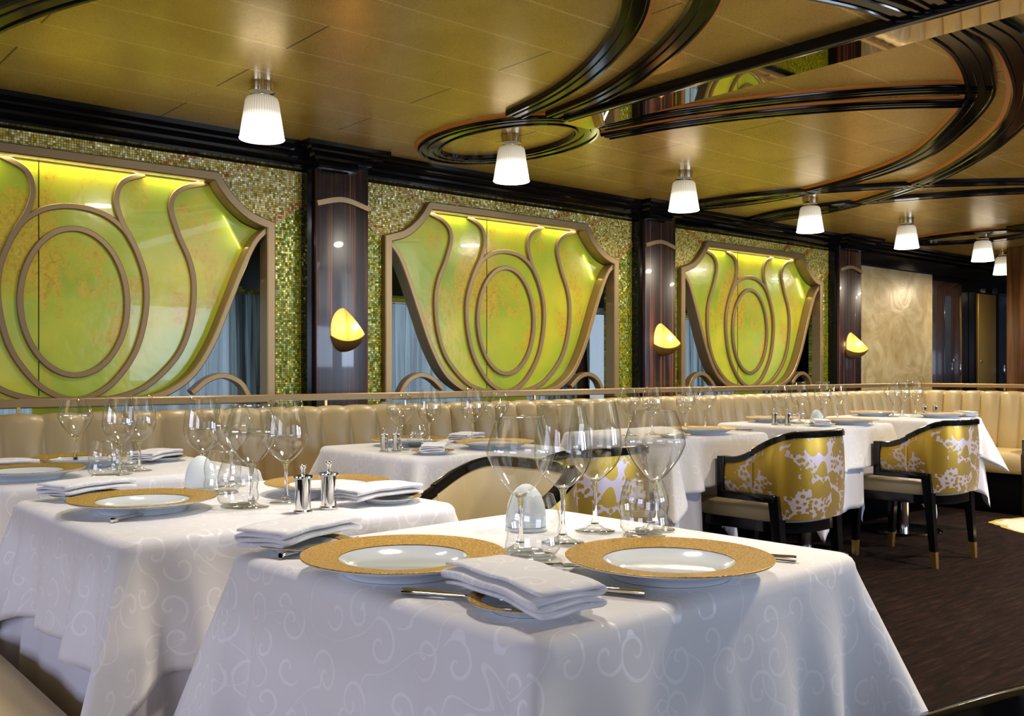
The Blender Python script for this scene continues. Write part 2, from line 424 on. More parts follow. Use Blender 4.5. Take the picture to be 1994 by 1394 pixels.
def holed(bm, outer, holes, f, y0, y1):
    es = []
    for loop in [outer] + holes:
        vs = [bm.verts.new(f(u, v, y0)) for u, v in loop]
        es += [bm.edges.new((vs[i], vs[(i + 1) % len(vs)])) for i in range(len(vs))]
    r = bmesh.ops.triangle_fill(bm, use_beauty=True, use_dissolve=False, edges=es)
    fs = [g for g in r['geom'] if isinstance(g, bmesh.types.BMFace)]
    ex = bmesh.ops.extrude_face_region(bm, geom=fs)
    dv = Vector(f(0, 0, y1)) - Vector(f(0, 0, y0))
    for g in ex['geom']:
        if isinstance(g, bmesh.types.BMVert): g.co += dv

CZ = 2.36                       # ceiling height
YW = 5.10                       # window wall
XZ = lambda u, v, h: (u, h, v)  # wall drawing
XY = lambda u, v, h: (u, v, h)
# ------------------------------------------------------------------ floor, ceiling, outer walls
boxo('floor', -3, 15, -4, 6.2, -0.1, 0, 'carpet', kind='structure')
boxo('ceiling', -3, 15, -4, YW + 0.1, CZ, CZ + 0.1, 'ceiling', kind='structure')
boxo('wall_left', -3.1, -3, -4, 6.2, 0, CZ + .1, 'darkwood', kind='structure')
boxo('wall_right', 15, 15.1, -4, 6.2, 0, CZ + .1, 'darkwood', kind='structure')
bm = bmesh.new()
holed(bm, [(-3, 0), (15, 0), (15, CZ), (-3, CZ)], [[(x - .95, .9), (x + .95, .9), (x + .95, 2.0), (x - .95, 2.0)] for x in (-.6, 2.6, 5.8, 9.0)], XZ, -4.0, -4.1)
link('wall_opposite', bm, 'ebony', kind='structure')

# window wall: bays between the pillars
WIN = (4.365 - 2.875, 4.365, 4.365 + 2.875)
PIL = [(2.785, 3.14), (5.665, 6.03), (8.50, 8.90)]
def arc_pts(c):
    """concave shoulder from the side (c-1.065, 1.89) up to the top bar, left side"""
    return catmull([(c - 1.065, 1.885), (c - 0.94, 1.925), (c - 0.845, 1.99), (c - 0.77, 2.07), (c - 0.72, 2.15)], 5)
def mirror(pts, c): return [(2 * c - p[0], p[1]) for p in pts]
def opening(c, z0=0.80):
    L = [(p[0], p[1]) for p in arc_pts(c)]
    return [(c - 1.065, z0)] + L + list(reversed(mirror(L, c))) + [(c + 1.065, z0)]
XB = [-3.0, 2.785 + .17, 5.665 + .18, 8.50 + .2]
for k, c in enumerate(WIN):
    bm = bmesh.new()
    x0, x1 = XB[k], XB[k + 1]
    holed(bm, [(x0, 0), (x1, 0), (x1, CZ), (x0, CZ)], [opening(c)], XZ, YW, YW + 0.12)
    wl = link('wall_window' + ('', '.001', '.002')[k], bm, 'mgreen', kind='structure')
    # gold rosettes over the shoulders, laid in the same mosaic
    for sgn in (-1, 1):
        bm = bmesh.new()
        edge = [(p[0], p[1]) for p in arc_pts(c)]
        far = [(c - 0.72, 2.24), (c - 1.25 if k else c - 1.25, 2.24), (c - 1.25, 2.06), (c - 1.20, 1.985), (c - 1.13, 1.93)]
        loop = edge + far
        if sgn > 0: loop = mirror(loop, c)
        holed(bm, loop, [], XZ, YW - 0.003, YW - 0.0005)
        link('rosette_mosaic', bm, 'mgold', wl, False)
        bm = bmesh.new()
        for (a, b_, cc) in (((c - 1.27, 2.05), (c - 1.15, 1.975), (c - 1.03, 1.885)), ((c - 0.95, 2.22), (c - 0.83, 2.175), (c - 0.72, 2.10)), ((c - 0.62, 2.235), (c - 0.52, 2.205), (c - 0.42, 2.16))):
            q = catmull([a, b_, cc], 6)
            if sgn > 0: q = mirror(q, c)
            if b_[0] == c - 0.52 and False: continue
            loft(bm, q, rect(0.035, YW - 0.006, YW - 0.003), XZ)
        link('orange_tile_arc', bm, 'morange', wl, False)
    bm = bmesh.new(); box(bm, c - 0.72, c + 0.72, YW - 0.003, YW - 0.0005, 2.15, 2.25)
    link('header_mosaic', bm, 'mgold', wl, False)
# wall right of the windows
boxo('wall_back', 8.70, 15, YW + 0.0, YW + 0.12, 0, CZ, 'lacquer', kind='structure')

# outer skin of the ship behind the screens
bm = bmesh.new()
holed(bm, [(-3, 0), (9.4, 0), (9.4, CZ + .1), (-3, CZ + .1)], [[(c - 1.25, .55), (c + 1.25, .55), (c + 1.25, 1.58), (c - 1.25, 1.58)] for c in WIN], XZ, 6.0, 6.1)
link('wall_outer', bm, 'wallback', kind='structure')
boxo('ceiling_alcove', -3, 9.4, YW + .12, 6.0, 2.05, 2.12, 'pale', kind='structure')
boxo('wall_alcove', 9.3, 9.4, YW + .12, 6.0, 0, CZ, 'wallback', kind='structure')
for k, c in enumerate(WIN):
    r_ = bpy.data.objects.new('window_%d' % (k + 1), None); COL.objects.link(r_); r_['kind'] = 'structure'
    bm = bmesh.new(); loft(bm, [(c - 1.25, .55), (c + 1.25, .55), (c + 1.25, 1.58), (c - 1.25, 1.58)], rect(.06, 5.96, 6.0), XZ, True)
    link('window_frame', bm, 'pale', r_)
    boxo('pane', c - 1.25, c + 1.25, 6.04, 6.05, .55, 1.58, 'thin', r_)
area('window daylight', (4.2, 6.9, 1.2), (R(-90), 0, 0), 9, 1.6, 45, (0.66, 0.84, 1.0))

names = ('window at the left edge', 'middle window', 'far right window')
for k, c in enumerate(WIN):
    # curtain rail and sheer curtain
    rl = tag(boxo('curtain_rail', c - 1.3, c + 1.3, 5.66, 5.70, 1.535, 1.565, 'steel'), 'white curtain rail above the sheer curtain in the ' + names[k], 'curtain rail', 'curtain rails')
    bm = bmesh.new(); N = 260; prev = None
    for i in range(N + 1):
        x = c - 1.27 + 2.54 * i / N
        y = 5.68 + 0.028 * math.sin(i * 0.62) + 0.014 * math.sin(i * 0.23 + k)
        vs = [bm.verts.new((x + 0.012 * math.sin(z * 3 + i * .1), y, z)) for z in (0.005, 0.8, 1.2, 1.535)]
        if prev:
            for j in range(3): bm.faces.new((prev[j], vs[j], vs[j + 1], prev[j + 1]))
        prev = vs
    tag(link('sheer_curtain', bm, 'sheer', angle=180), 'pale blue sheer curtain hanging behind the ' + names[k], 'curtain', 'sheer curtains')
    # tied brown drape on the right of the window
    if k == 0: continue
    bm = bmesh.new(); N = 40; prev = None
    for i in range(N + 1):
        vs = []
        for j, z in enumerate((0.005, 0.6, 0.95, 1.15, 1.35, 1.56)):
            wdt = (0.22, 0.15, 0.10, 0.13, 0.19, 0.24)[j]
            cx = c + (1.22, 1.20, 1.17, 1.14, 1.11, 1.08)[j]
            vs.append(bm.verts.new((cx + wdt * (i / N - .5), 5.56 + 0.02 * math.sin(i * 1.1), z)))
        if prev:
            for j in range(5): bm.faces.new((prev[j], vs[j], vs[j + 1], prev[j + 1]))
        prev = vs
    tag(link('brown_drape', bm, 'browncurtain', angle=180), 'dark brown tied drape at the right of the ' + names[k], 'curtain', 'brown drapes')

# ------------------------------------------------------------------ the shield screens
def screen(c, label):
    t = thing('shield_screen', label, 'decorative screen', (c, YW, 0), 0, 'green glass shield screens')
    F = lambda u, v, h: (u, h, v)
    op = [(p[0] - c, p[1]) for p in opening(c, 0.86)]
    bm = bmesh.new(); loft(bm, [(u * 0.975, min(v, 2.125)) for u, v in op], rndrect(0.052, 0.05, -0.045, 0.006), F)
    link('surround_frame', bm, 'bronze', t)
    boxo('bottom_bar', -1.02, 1.02, -0.035, 0.06, 0.872, 0.908, 'bronze', t, .003)
    S_ = catmull([(-1.035, 1.875), (-0.95, 1.79), (-0.875, 1.64), (-0.79, 1.43), (-0.70, 1.216), (-0.59, 1.042), (-0.46, 0.945), (-0.33, 0.905), (-0.20, 0.90)], 6)
    S_ = [(p[0], p[1]) for p in S_]
    for q_ in (S_, mirror(S_, 0)):
        bm = bmesh.new(); loft(bm, q_, rndrect(0.034, 0.07, -0.03, 0.005), F); link('shield_frame', bm, 'bronze', t)
    # glass shield
    top = [(p[0] - c + 0.03, p[1] - 0.03) for p in arc_pts(c)]
    outline = [(-0.20, 0.80)] + list(reversed(S_))[0:] + top[1:]
    outline = outline + list(reversed(mirror(outline, 0)))
    bm = bmesh.new(); holed(bm, outline, [], F, 0.055, 0.075)
    g = link('glass_shield', bm, 'glassart', t, False)
    boxo('glass_joint', -0.172, -0.168, 0.053, 0.056, 0.93, 2.1, 'lacquer', g)
    w = rndrect(0.030, 0.056, 0.034, 0.004)
    def sc(name, pts, closed=False, lift=0.0):
        bm = bmesh.new(); loft(bm, catmull(pts, 7, closed), [(o, h - lift) for o, h in w], F, closed); link(name, bm, 'bronzed', t)
    o_ = [(-0.695, 2.10), (-0.545, 2.045), (-0.488, 1.955), (-0.525, 1.81), (-0.595, 1.65), (-0.618, 1.50), (-0.595, 1.305), (-0.52, 1.13), (-0.36, 0.975), (-0.20, 0.915), (-0.05, 0.905)]
    i_ = [(-0.345, 2.10), (-0.235, 2.045), (-0.20, 1.955), (-0.225, 1.845), (-0.30, 1.70), (-0.352, 1.54), (-0.352, 1.36), (-0.30, 1.16), (-0.19, 1.00), (-0.08, 0.925), (0.02, 0.905)]
    sc('scroll', o_); sc('scroll', mirror(o_, 0)); sc('scroll', i_, False, .0015); sc('scroll', mirror(i_, 0), False, .0025)
    sc('scroll', [(-0.30, 1.70), (-0.235, 1.80), (-0.13, 1.868), (0.0, 1.89), (0.13, 1.868), (0.235, 1.80), (0.30, 1.70)], False, .0008)
    sc('oval', [(0.258 * math.sin(a), 1.405 + 0.372 * math.cos(a)) for a in [i * math.pi / 8 for i in range(16)]], True)
    A = [(-0.925, 0.90), (-0.87, 0.985), (-0.775, 1.027), (-0.68, 1.005), (-0.59, 0.935)]
    for m_ in (A, mirror(A, 0)):
        bm = bmesh.new(); loft(bm, catmull(m_, 6), rndrect(0.032, 0.05, -0.01, 0.004), F); link('corner_arch', bm, 'bronze', t)
    # light strip tucked behind the top bar
    s = boxo('light_strip', -0.66, 0.66, 0.03, 0.042, 2.104, 2.112, emit('cove_strip', (1, 0.92, 0.5), 9), t)
    return t
sl = ('green glass shield screen with bronze scrolls, cut off by the left edge', 'green glass shield screen between the two ebony pillars in the middle', 'smallest green glass shield screen, farthest along the wall')
for c, l in zip(WIN, sl):
    screen(c, l)
    area('cove light', (c, YW + .028, 2.098), (R(-8), 0, 0), 1.34, 0.02, 3.6, (1.0, 0.95, 0.45))
    area('cove light', (c + 0.93, YW + .02, 1.72), (R(0), R(60), 0), 0.5, 0.02, 0.5, (1.0, 0.93, 0.42))

# ------------------------------------------------------------------ pillars, cornice, brass arches
for k, (x0, x1) in enumerate(PIL):
    bm = bmesh.new(); box(bm, x0, x1, 5.0, YW + .02, 0, CZ, 0.004)
    p_ = link('pillar', bm, 'ebony', kind='structure')
    bm = bmesh.new(); box(bm, x0 - 0.045, x0 - .001, 5.03, YW, 0, CZ); link('pillar_side_strip', bm, 'lacquer', p_)
prof = [(0.21, 2.36), (-0.02, 2.36), (-0.02, 2.335), (0.0, 2.330), (0.012, 2.318), (0.012, 2.306), (0.045, 2.302), (0.06, 2.288), (0.06, 2.272), (0.095, 2.268), (0.12, 2.255), (0.12, 2.24), (0.16, 2.235), (0.175, 2.225), (0.21, 2.225)]
def cornice(name, pts, pr=prof):
    bm = bmesh.new(); loft(bm, pts, [(-o, h) for o, h in pr], lambda u, v, h: (u, -v, h)); 
    return link(name, bm, 'lacquer', kind='structure', angle=25)
path = [(-3, 4.92)]
for x0, x1 in PIL[:2]: path += [(x0 - .13, 4.92), (x0 - .13, 4.83), (x1 + .02, 4.83), (x1 + .02, 4.92)]
path += [(8.40, 4.92), (8.40, 4.83), (9.0, 4.83), (9.0, 4.92), (15, 4.92)]
bm = bmesh.new()
loft(bm, [(p[0], p[1]) for p in path], [(o, h) for o, h in prof], lambda u, v, h: (u, v, h))
link('trim_1', bm, 'lacquer', kind='structure', angle=25)
boxo('trim_2', 8.9, 15, 5.0, 5.1, 2.12, 2.24, 'lacquer', kind='structure')
for k, (x0, x1) in enumerate(PIL):
    xc = (x0 + x1) / 2; h = (x1 - x0) / 2
    bm = bmesh.new()
    q = catmull([(x0, 2.035), (xc - h * .3, 2.068), (xc + h * .2, 2.07), (x1, 2.035)], 6)
    loft(bm, q, rect(0.03, 4.985, 5.0), XZ)
    tag(link('brass_arch', bm, 'bronze'), 'curved brass band across the %s ebony pillar' % ('left', 'middle', 'right-hand')[k], 'wall ornament', 'brass bands on pillars')

# ------------------------------------------------------------------ sconces
def make_sconce(label):
    t = thing('wall_sconce', label, 'wall lamp', (0, 0, 0), 0, 'crescent wall sconces')
    A = Vector((0, 0, 0.132)); T = Vector((0.05, -0.160, -0.035)); L = Vector((-0.088, 0, -0.03))
    def shell(k):
        bm = bmesh.new(); rows = []
        for i in range(29):
            th = math.pi * i / 28; row = []
            for j in range(29):
                ph = math.pi * j / 28
                cx_ = math.cos(ph); x = (0.022 if cx_ > 0 else 0.092) * cx_ * math.sin(th)
                row.append(bm.verts.new((x * k + 0.32 * 0.166 * math.sin(ph) * math.sin(th) * k, -0.166 * math.sin(ph) * math.sin(th) * k - .001, 0.134 * math.cos(th) * (k if k < 1 else 1) )))
            rows.append(row)
        for i in range(28):
            for j in range(28): bm.faces.new((rows[i][j], rows[i][j + 1], rows[i + 1][j + 1], rows[i + 1][j]))
        bmesh.ops.remove_doubles(bm, verts=bm.verts, dist=1e-5)
        n1 = (T - A).cross(L - A)
        if n1.x > 0: n1 = -n1
        n3 = Vector((0, -0.72, 0.69))
        for nn in (n1, n3):
            bmesh.ops.bisect_plane(bm, geom=bm.verts[:] + bm.edges[:] + bm.faces[:], plane_co=A, plane_no=nn, clear_outer=True)
        return bm
    link('bowl', shell(1.0), 'bowlout', t, angle=180)
    link('glowing_lining', shell(0.975), 'bowlin', t, angle=180)
    bm = bmesh.new(); q = [(0.086 * math.cos(a), 0.128 * math.sin(a)) for a in [math.pi / 2 + math.pi * i / 24 for i in range(25)]] + [(0.016, -.11), (0.0215, 0.0), (0.014, .10)]
    holed(bm, q, [], XZ, -0.001, -0.006); link('backplate', bm, 'bowlin', t)
    return t
lb = ('crescent gold sconce glowing on the left ebony pillar', 'crescent gold sconce glowing on the middle ebony pillar', 'crescent gold sconce beside the swirled plaster panel')
sc0 = None
for k, (x0, x1) in enumerate(PIL):
    loc = ((x0 + x1) / 2 + 0.0, 5.0, 1.30)
    if sc0 is None: sc0 = make_sconce(lb[0]); sc0.location = loc
    else: dup(sc0, loc, 0, lb[k])
    l = bpy.data.lights.new('sconce light', 'POINT'); l.energy = 0.8; l.color = (1, 0.66, 0.28); l.shadow_soft_size = 0.012
    o = bpy.data.objects.new('sconce light', l); COL.objects.link(o); o.location = (loc[0] + 0.02, 4.93, 1.315)

# ------------------------------------------------------------------ right end of the room
tag(boxo('plaster_panel', 8.96, 10.47, 5.03, 5.095, 0, 2.115, 'plaster', None, 0.004), 'beige swirled plaster panel on the wall past the last pillar', 'wall panel')
d_ = thing('wood_door', 'dark walnut door with steel handle right of the plaster panel', 'door', (10.5, 5.05, 0))
boxo('leaf', 0, 0.74, 0, .04, 0, 2.06, 'darkwood', d_, .003)
hd = boxo('handle', 0.60, 0.62, -.05, -.03, 1.0, 1.14, 'steel', d_, .004); boxo('lock', .55, .575, -.012, 0, 1.16, 1.185, 'steel', hd)
boxo('glass_inset', 0.30, 0.45, -.006, 0.0, 0.9, 1.9, 'darkglass', d_)
t = thing('gold_cabinet', 'narrow brushed gold cabinet door between walnut and dark glass', 'cabinet', (11.52, 5.0, 0))
boxo('body', 0, .53, 0.01, .095, 0, 1.98, 'lacquer', t); boxo('door', .02, .50, -.01, .01, .1, 1.96, 'goldpanel', t, .003)
bm = bmesh.new(); tube(bm, [(0.07, -.03, 1.16), (.07, -.01, 1.16)], .014); link('knob', bm, 'steel', t)
t = thing('dark_glass_door', 'dark glass door reflecting lamps beside the amber wood column', 'door', (12.10, 5.02, 0))
boxo('pane', 0, 1.2, 0, .02, 0, 2.0, 'darkglass', t)
bm = bmesh.new(); loft(bm, [(0, 0.0), (1.2, 0.0), (1.2, 2.03), (0, 2.03)], rect(.05, -.02, .04), XZ, True); link('door_frame', bm, 'lacquer', t)
boxo('handle', .12, .14, -.05, -.03, .98, 1.12, 'steel', t, .004)
bm = bmesh.new(); box(bm, 10.63, 11.3, 3.95, 4.31, 0, CZ, 0.01); link('pillar', bm, 'amberwood', kind='structure')

# ------------------------------------------------------------------ ceiling ornaments (lily pattern)
def ridge(w, d=0.03):
    return [(-w / 2, 0.0), (-w / 2, -d * .7), (-w * .46, -d), (-w * .36, -d), (-w * .34, -d * .75), (-w * .14, -d * .75), (-w * .12, -d * .95), (w * .12, -d * .95), (w * .14, -d * .75), (w * .34, -d * .75), (w * .36, -d), (w * .46, -d), (w / 2, -d * .7), (w / 2, 0.0)]
CF = lambda u, v, h: (u, v, CZ + h)
def ornament(cx, label):
    t = thing('ceiling_lily_moulding', label, 'ceiling moulding', (cx, 0, CZ + (0.0025 if cx < 0 else 0)), 0, 'black lily mouldings on the ceiling')
    F = lambda u, v, h: (u, v, h)
    def band(name, pts, w, closed=False, amber=-1, d=0.03):
        q = catmull(pts, 8, closed); bm = bmesh.new(); loft(bm, q, ridge(w, d), F, closed); o = link(name, bm, 'lacquer', t, angle=30)
        bm = bmesh.new(); e = [(amber * (w / 2 + .001), 0), (amber * (w / 2 + .001), -.012), (amber * (w / 2 + .022), -.004), (amber * (w / 2 + .022), 0)]
        loft(bm, q, e, F, closed); link('amber_glow_edge', bm, 'amber', o)  # orange-lit rim of the moulding, its glow put into this strip's colour
    el = lambda rx, ry, cy: [(rx * math.sin(a), cy + ry * math.cos(a)) for a in [i * math.pi / 10 for i in range(20)]]
    band('ring', el(0.335, 0.56, 4.12), 0.14, True, 1)
    for s in (-1, 1):
        a1 = [(-0.33, 3.66), (-0.40, 3.32), (-0.52, 2.98), (-0.69, 2.65), (-0.90, 2.35), (-1.18, 2.06)]
        a2 = [(-0.17, 3.54), (-0.25, 3.11), (-0.43, 2.67), (-0.61, 2.35), (-0.80, 2.10), (-1.02, 1.90)]
        for nm, a in (('petal_band', a1), ('petal_band', a2)):
            band(nm, [(p[0] * -s, p[1]) for p in a], 0.105, False, 1 if s < 0 else -1, .028)
        c1 = [(0.11, 1.69), (0.39, 1.725), (0.74, 1.83), (1.12, 1.99), (1.56, 2.29), (2.08, 2.74), (2.41, 3.24), (2.64, 3.92), (2.66, 4.45), (2.52, 4.90)]
        c2 = [(0.11, 1.55), (0.45, 1.57), (0.97, 1.72), (1.38, 1.89), (1.83, 2.14), (2.37, 2.56), (2.86, 3.07), (3.26, 3.71), (3.48, 4.28), (3.52, 4.90)]
        band('outer_arc', [(p[0] * s, p[1]) for p in c1], 0.13, False, 1 if s > 0 else -1)
        band('outer_arc', [(p[0] * s, p[1]) for p in c2], 0.13, False, 1 if s > 0 else -1)
    bm = bmesh.new(); box(bm, -0.10, 0.10, -1.0, 3.56, -0.036, 0); link('mirror_strip', bm, 'mirror', t)
    for s in (-1,):
        bm = bmesh.new(); box(bm, s * .125 - .022, s * .125 + .022, -1.0, 3.50, -0.045, 0, .006); link('strip_edge', bm, 'lacquer', t)
    return t
ornament(3.49, 'black lily-shaped ceiling moulding around the second pendant lamp')
ornament(9.43, 'distant black lily-shaped ceiling moulding around the sixth lamp')

# ------------------------------------------------------------------ ceiling lamps
def make_lamp(label):
    t = thing('ceiling_lamp', label, 'ceiling lamp', (0, 0, 0), 0, 'pleated glass ceiling lamps')
    bm = lathe([(0, 0), (0.057, 0), (0.058, -0.004), (0.058, -0.045), (0.052, -0.05), (0, -0.05)], 40); link('canopy', bm, 'steel', t)
    bm = lathe([(0.009, -0.05), (0.009, -0.085)], 12); link('neck', bm, 'steel', t)
    pr = [(0.0, -0.066), (0.058, -0.066), (0.068, -0.072), (0.074, -0.085), (0.098, -0.250), (0.101, -0.254), (0.098, -0.258)]
    bm = lathe(pr, 88, 0.012); sh = link('shade', bm, 'shade', t, angle=180)
    bm = lathe([(0, -0.246), (0.095, -0.246)], 40); link('diffuser', bm, emit('lamp_diffuser', (1, 0.95, 0.86), 5.0), t)
    return t
od = ('nearest', 'second nearest', 'third nearest', 'fourth nearest', 'fifth nearest', 'sixth nearest')
lamp0 = None
for k in range(7):
    x = 1.968 + 1.488 * k; y = 4.03 if k < 6 else 4.45
    lab = 'lit pleated ceiling lamp, %s in the row' % od[k] if k < 6 else 'lit pleated ceiling lamp half hidden by the amber column'
    if k == 0: lamp0 = make_lamp(lab); lamp0.location = (x, y, CZ)
    else: dup(lamp0, (x, y, CZ), 0, lab)
    area('lamp light', (x, y, CZ - 0.265), (0, 0, 0), 0.18, 0.18, 12 if k < 2 else 22, (1, 0.88, 0.70), 'DISK')

# ------------------------------------------------------------------ banquette, rail
def along(path, step):
    """resample the 2-D path: list of (x, y, nx, ny, s)"""
    P = [Vector(p) for p in path]; out = []; s = 0
    for i in range(len(P) - 1):
        L = (P[i + 1] - P[i]).length; d = (P[i + 1] - P[i]) / L; n = max(1, int(L / step))
        for k in range(n): out.append((P[i] + d * (L * k / n), d, s + L * k / n))
        s += L
    out.append((P[-1], d, s))
    res = []
    for i, (p, d, s_) in enumerate(out):
        dd = (out[i][1] + out[max(i - 1, 0)][1]).normalized()
        res.append((p.x, p.y, dd.y, -dd.x, s_))
    return res
def rcorner(a, b, c, r, n=8):
    a, b, c = Vector(a), Vector(b), Vector(c); d1 = (a - b).normalized(); d2 = (c - b).normalized()
    return [(b + d1 * r * (1 - t) ** 2 + d2 * r * t ** 2) for t in [i / n for i in range(n + 1)]]
bpath = [(0.0, 3.1)] + rcorner((0, 3.1), (0, 3.93), (7.82, 3.93), 0.18) + rcorner((0, 3.93), (7.82, 3.93), (7.82, 2.93), 0.25) + [(7.82, 2.86)]
# travel so that the room side lies at +normal
t = thing('banquette_bench', 'long beige channel-tufted leather banquette running round the tables', 'bench', (0, 0, 0))
bm = bmesh.new(); rows = [(0.06, 0.40), (0.075, 0.50), (0.06, 0.62), (0.035, 0.76), (0.02, 0.855), (0.005, 0.880), (-0.03, 0.888), (-0.08, 0.886), (-0.10, 0.87), (-0.10, 0.3)]
CH = 0.1485; prev = None
for x, y, nx, ny, s in along(bpath, 0.0124):
    f = (s / CH) % 1.0; puff = (math.sin(math.pi * f) ** 0.4) * 0.036 - 0.018
    vs = []
    for i, (o, z) in enumerate(rows):
        k = puff if i < 7 else 0
        zz = z + (puff * 0.35 if 3 < i < 8 else 0)
        vs.append(bm.verts.new((x + nx * (o + k), y + ny * (o + k), zz)))
    if prev:
        for j in range(len(rows) - 1): bm.faces.new((prev[j], prev[j + 1], vs[j + 1], vs[j]))
    else: bm.faces.new(vs)
    prev = vs
bm.faces.new(prev)
link('backrest', bm, 'leather', t, angle=75)
def sweep_seat(name, rows, mat, end=None):
    bm = bmesh.new(); prev = None
    sp = [(0.0, 0.9), (0.0, 3.93), (7.82, 3.93), (7.82, 2.86)]
    P = [Vector(p) for p in sp]
    for i, p in enumerate(P):
        if i == 0: n = Vector((1, 0)); k = 1
        elif i == 1: n = Vector((1, -1)); k = 1
        elif i == 2: n = Vector((-1, -1)); k = 1
        else: n = Vector((-1, 0)); k = 1
        vs = [bm.verts.new((p.x + n.x * o, p.y + n.y * o, z)) for o, z in rows]
        if prev:
            for j in range(len(rows)): 
                a = (j + 1) % len(rows); bm.faces.new((prev[j], prev[a], vs[a], vs[j]))
        else: bm.faces.new(vs)
        prev = vs
    bm.faces.new(prev)
    return link(name, bm, mat, t, angle=60)
sweep_seat('seat', [(0.03, 0.30), (0.03, 0.455), (0.30, 0.465), (0.47, 0.462), (0.505, 0.452), (0.523, 0.43), (0.527, 0.39), (0.52, 0.33), (0.50, 0.30)], 'leather')
sweep_seat('plinth', [(-0.09, 0.0), (-0.09, 0.30), (0.47, 0.30), (0.47, 0.02), (0.44, 0.0)], 'lacquer')
boxo('end_panel', 7.30, 7.93, 2.80, 2.855, 0, 0.56, 'darkwood', t, .01)
boxo('end_panel', 7.80, 7.95, 2.79, 2.855, 0, 0.87, 'darkwood', t, .01)
t = thing('brass_rail', 'flat bronze rail on short posts above the banquette back', 'rail', (0, 0, 0))
bm = bmesh.new()
rp = [(-0.06, 0.9), (-0.06, 3.99), (7.88, 3.99), (7.88, 2.86)]
loft(bm, rp, [(-.02, .918), (-.02, .944), (-.016, .948), (.016, .948), (.02, .944), (.02, .918)], XY)
link('bar', bm, simple('bronze_rail', (0.33, 0.21, 0.085), 0.45, 0.5), t)
for i in range(6):
    x = 0.95 + i * 1.32
    bm = bmesh.new(); box(bm, x - .006, x + .006, 3.984, 3.996, .892, .919); link('post', bm, 'brass', t)
bm = bmesh.new(); box(bm, 7.874, 7.886, 3.2, 3.212, .892, .919); link('post', bm, 'brass', t)

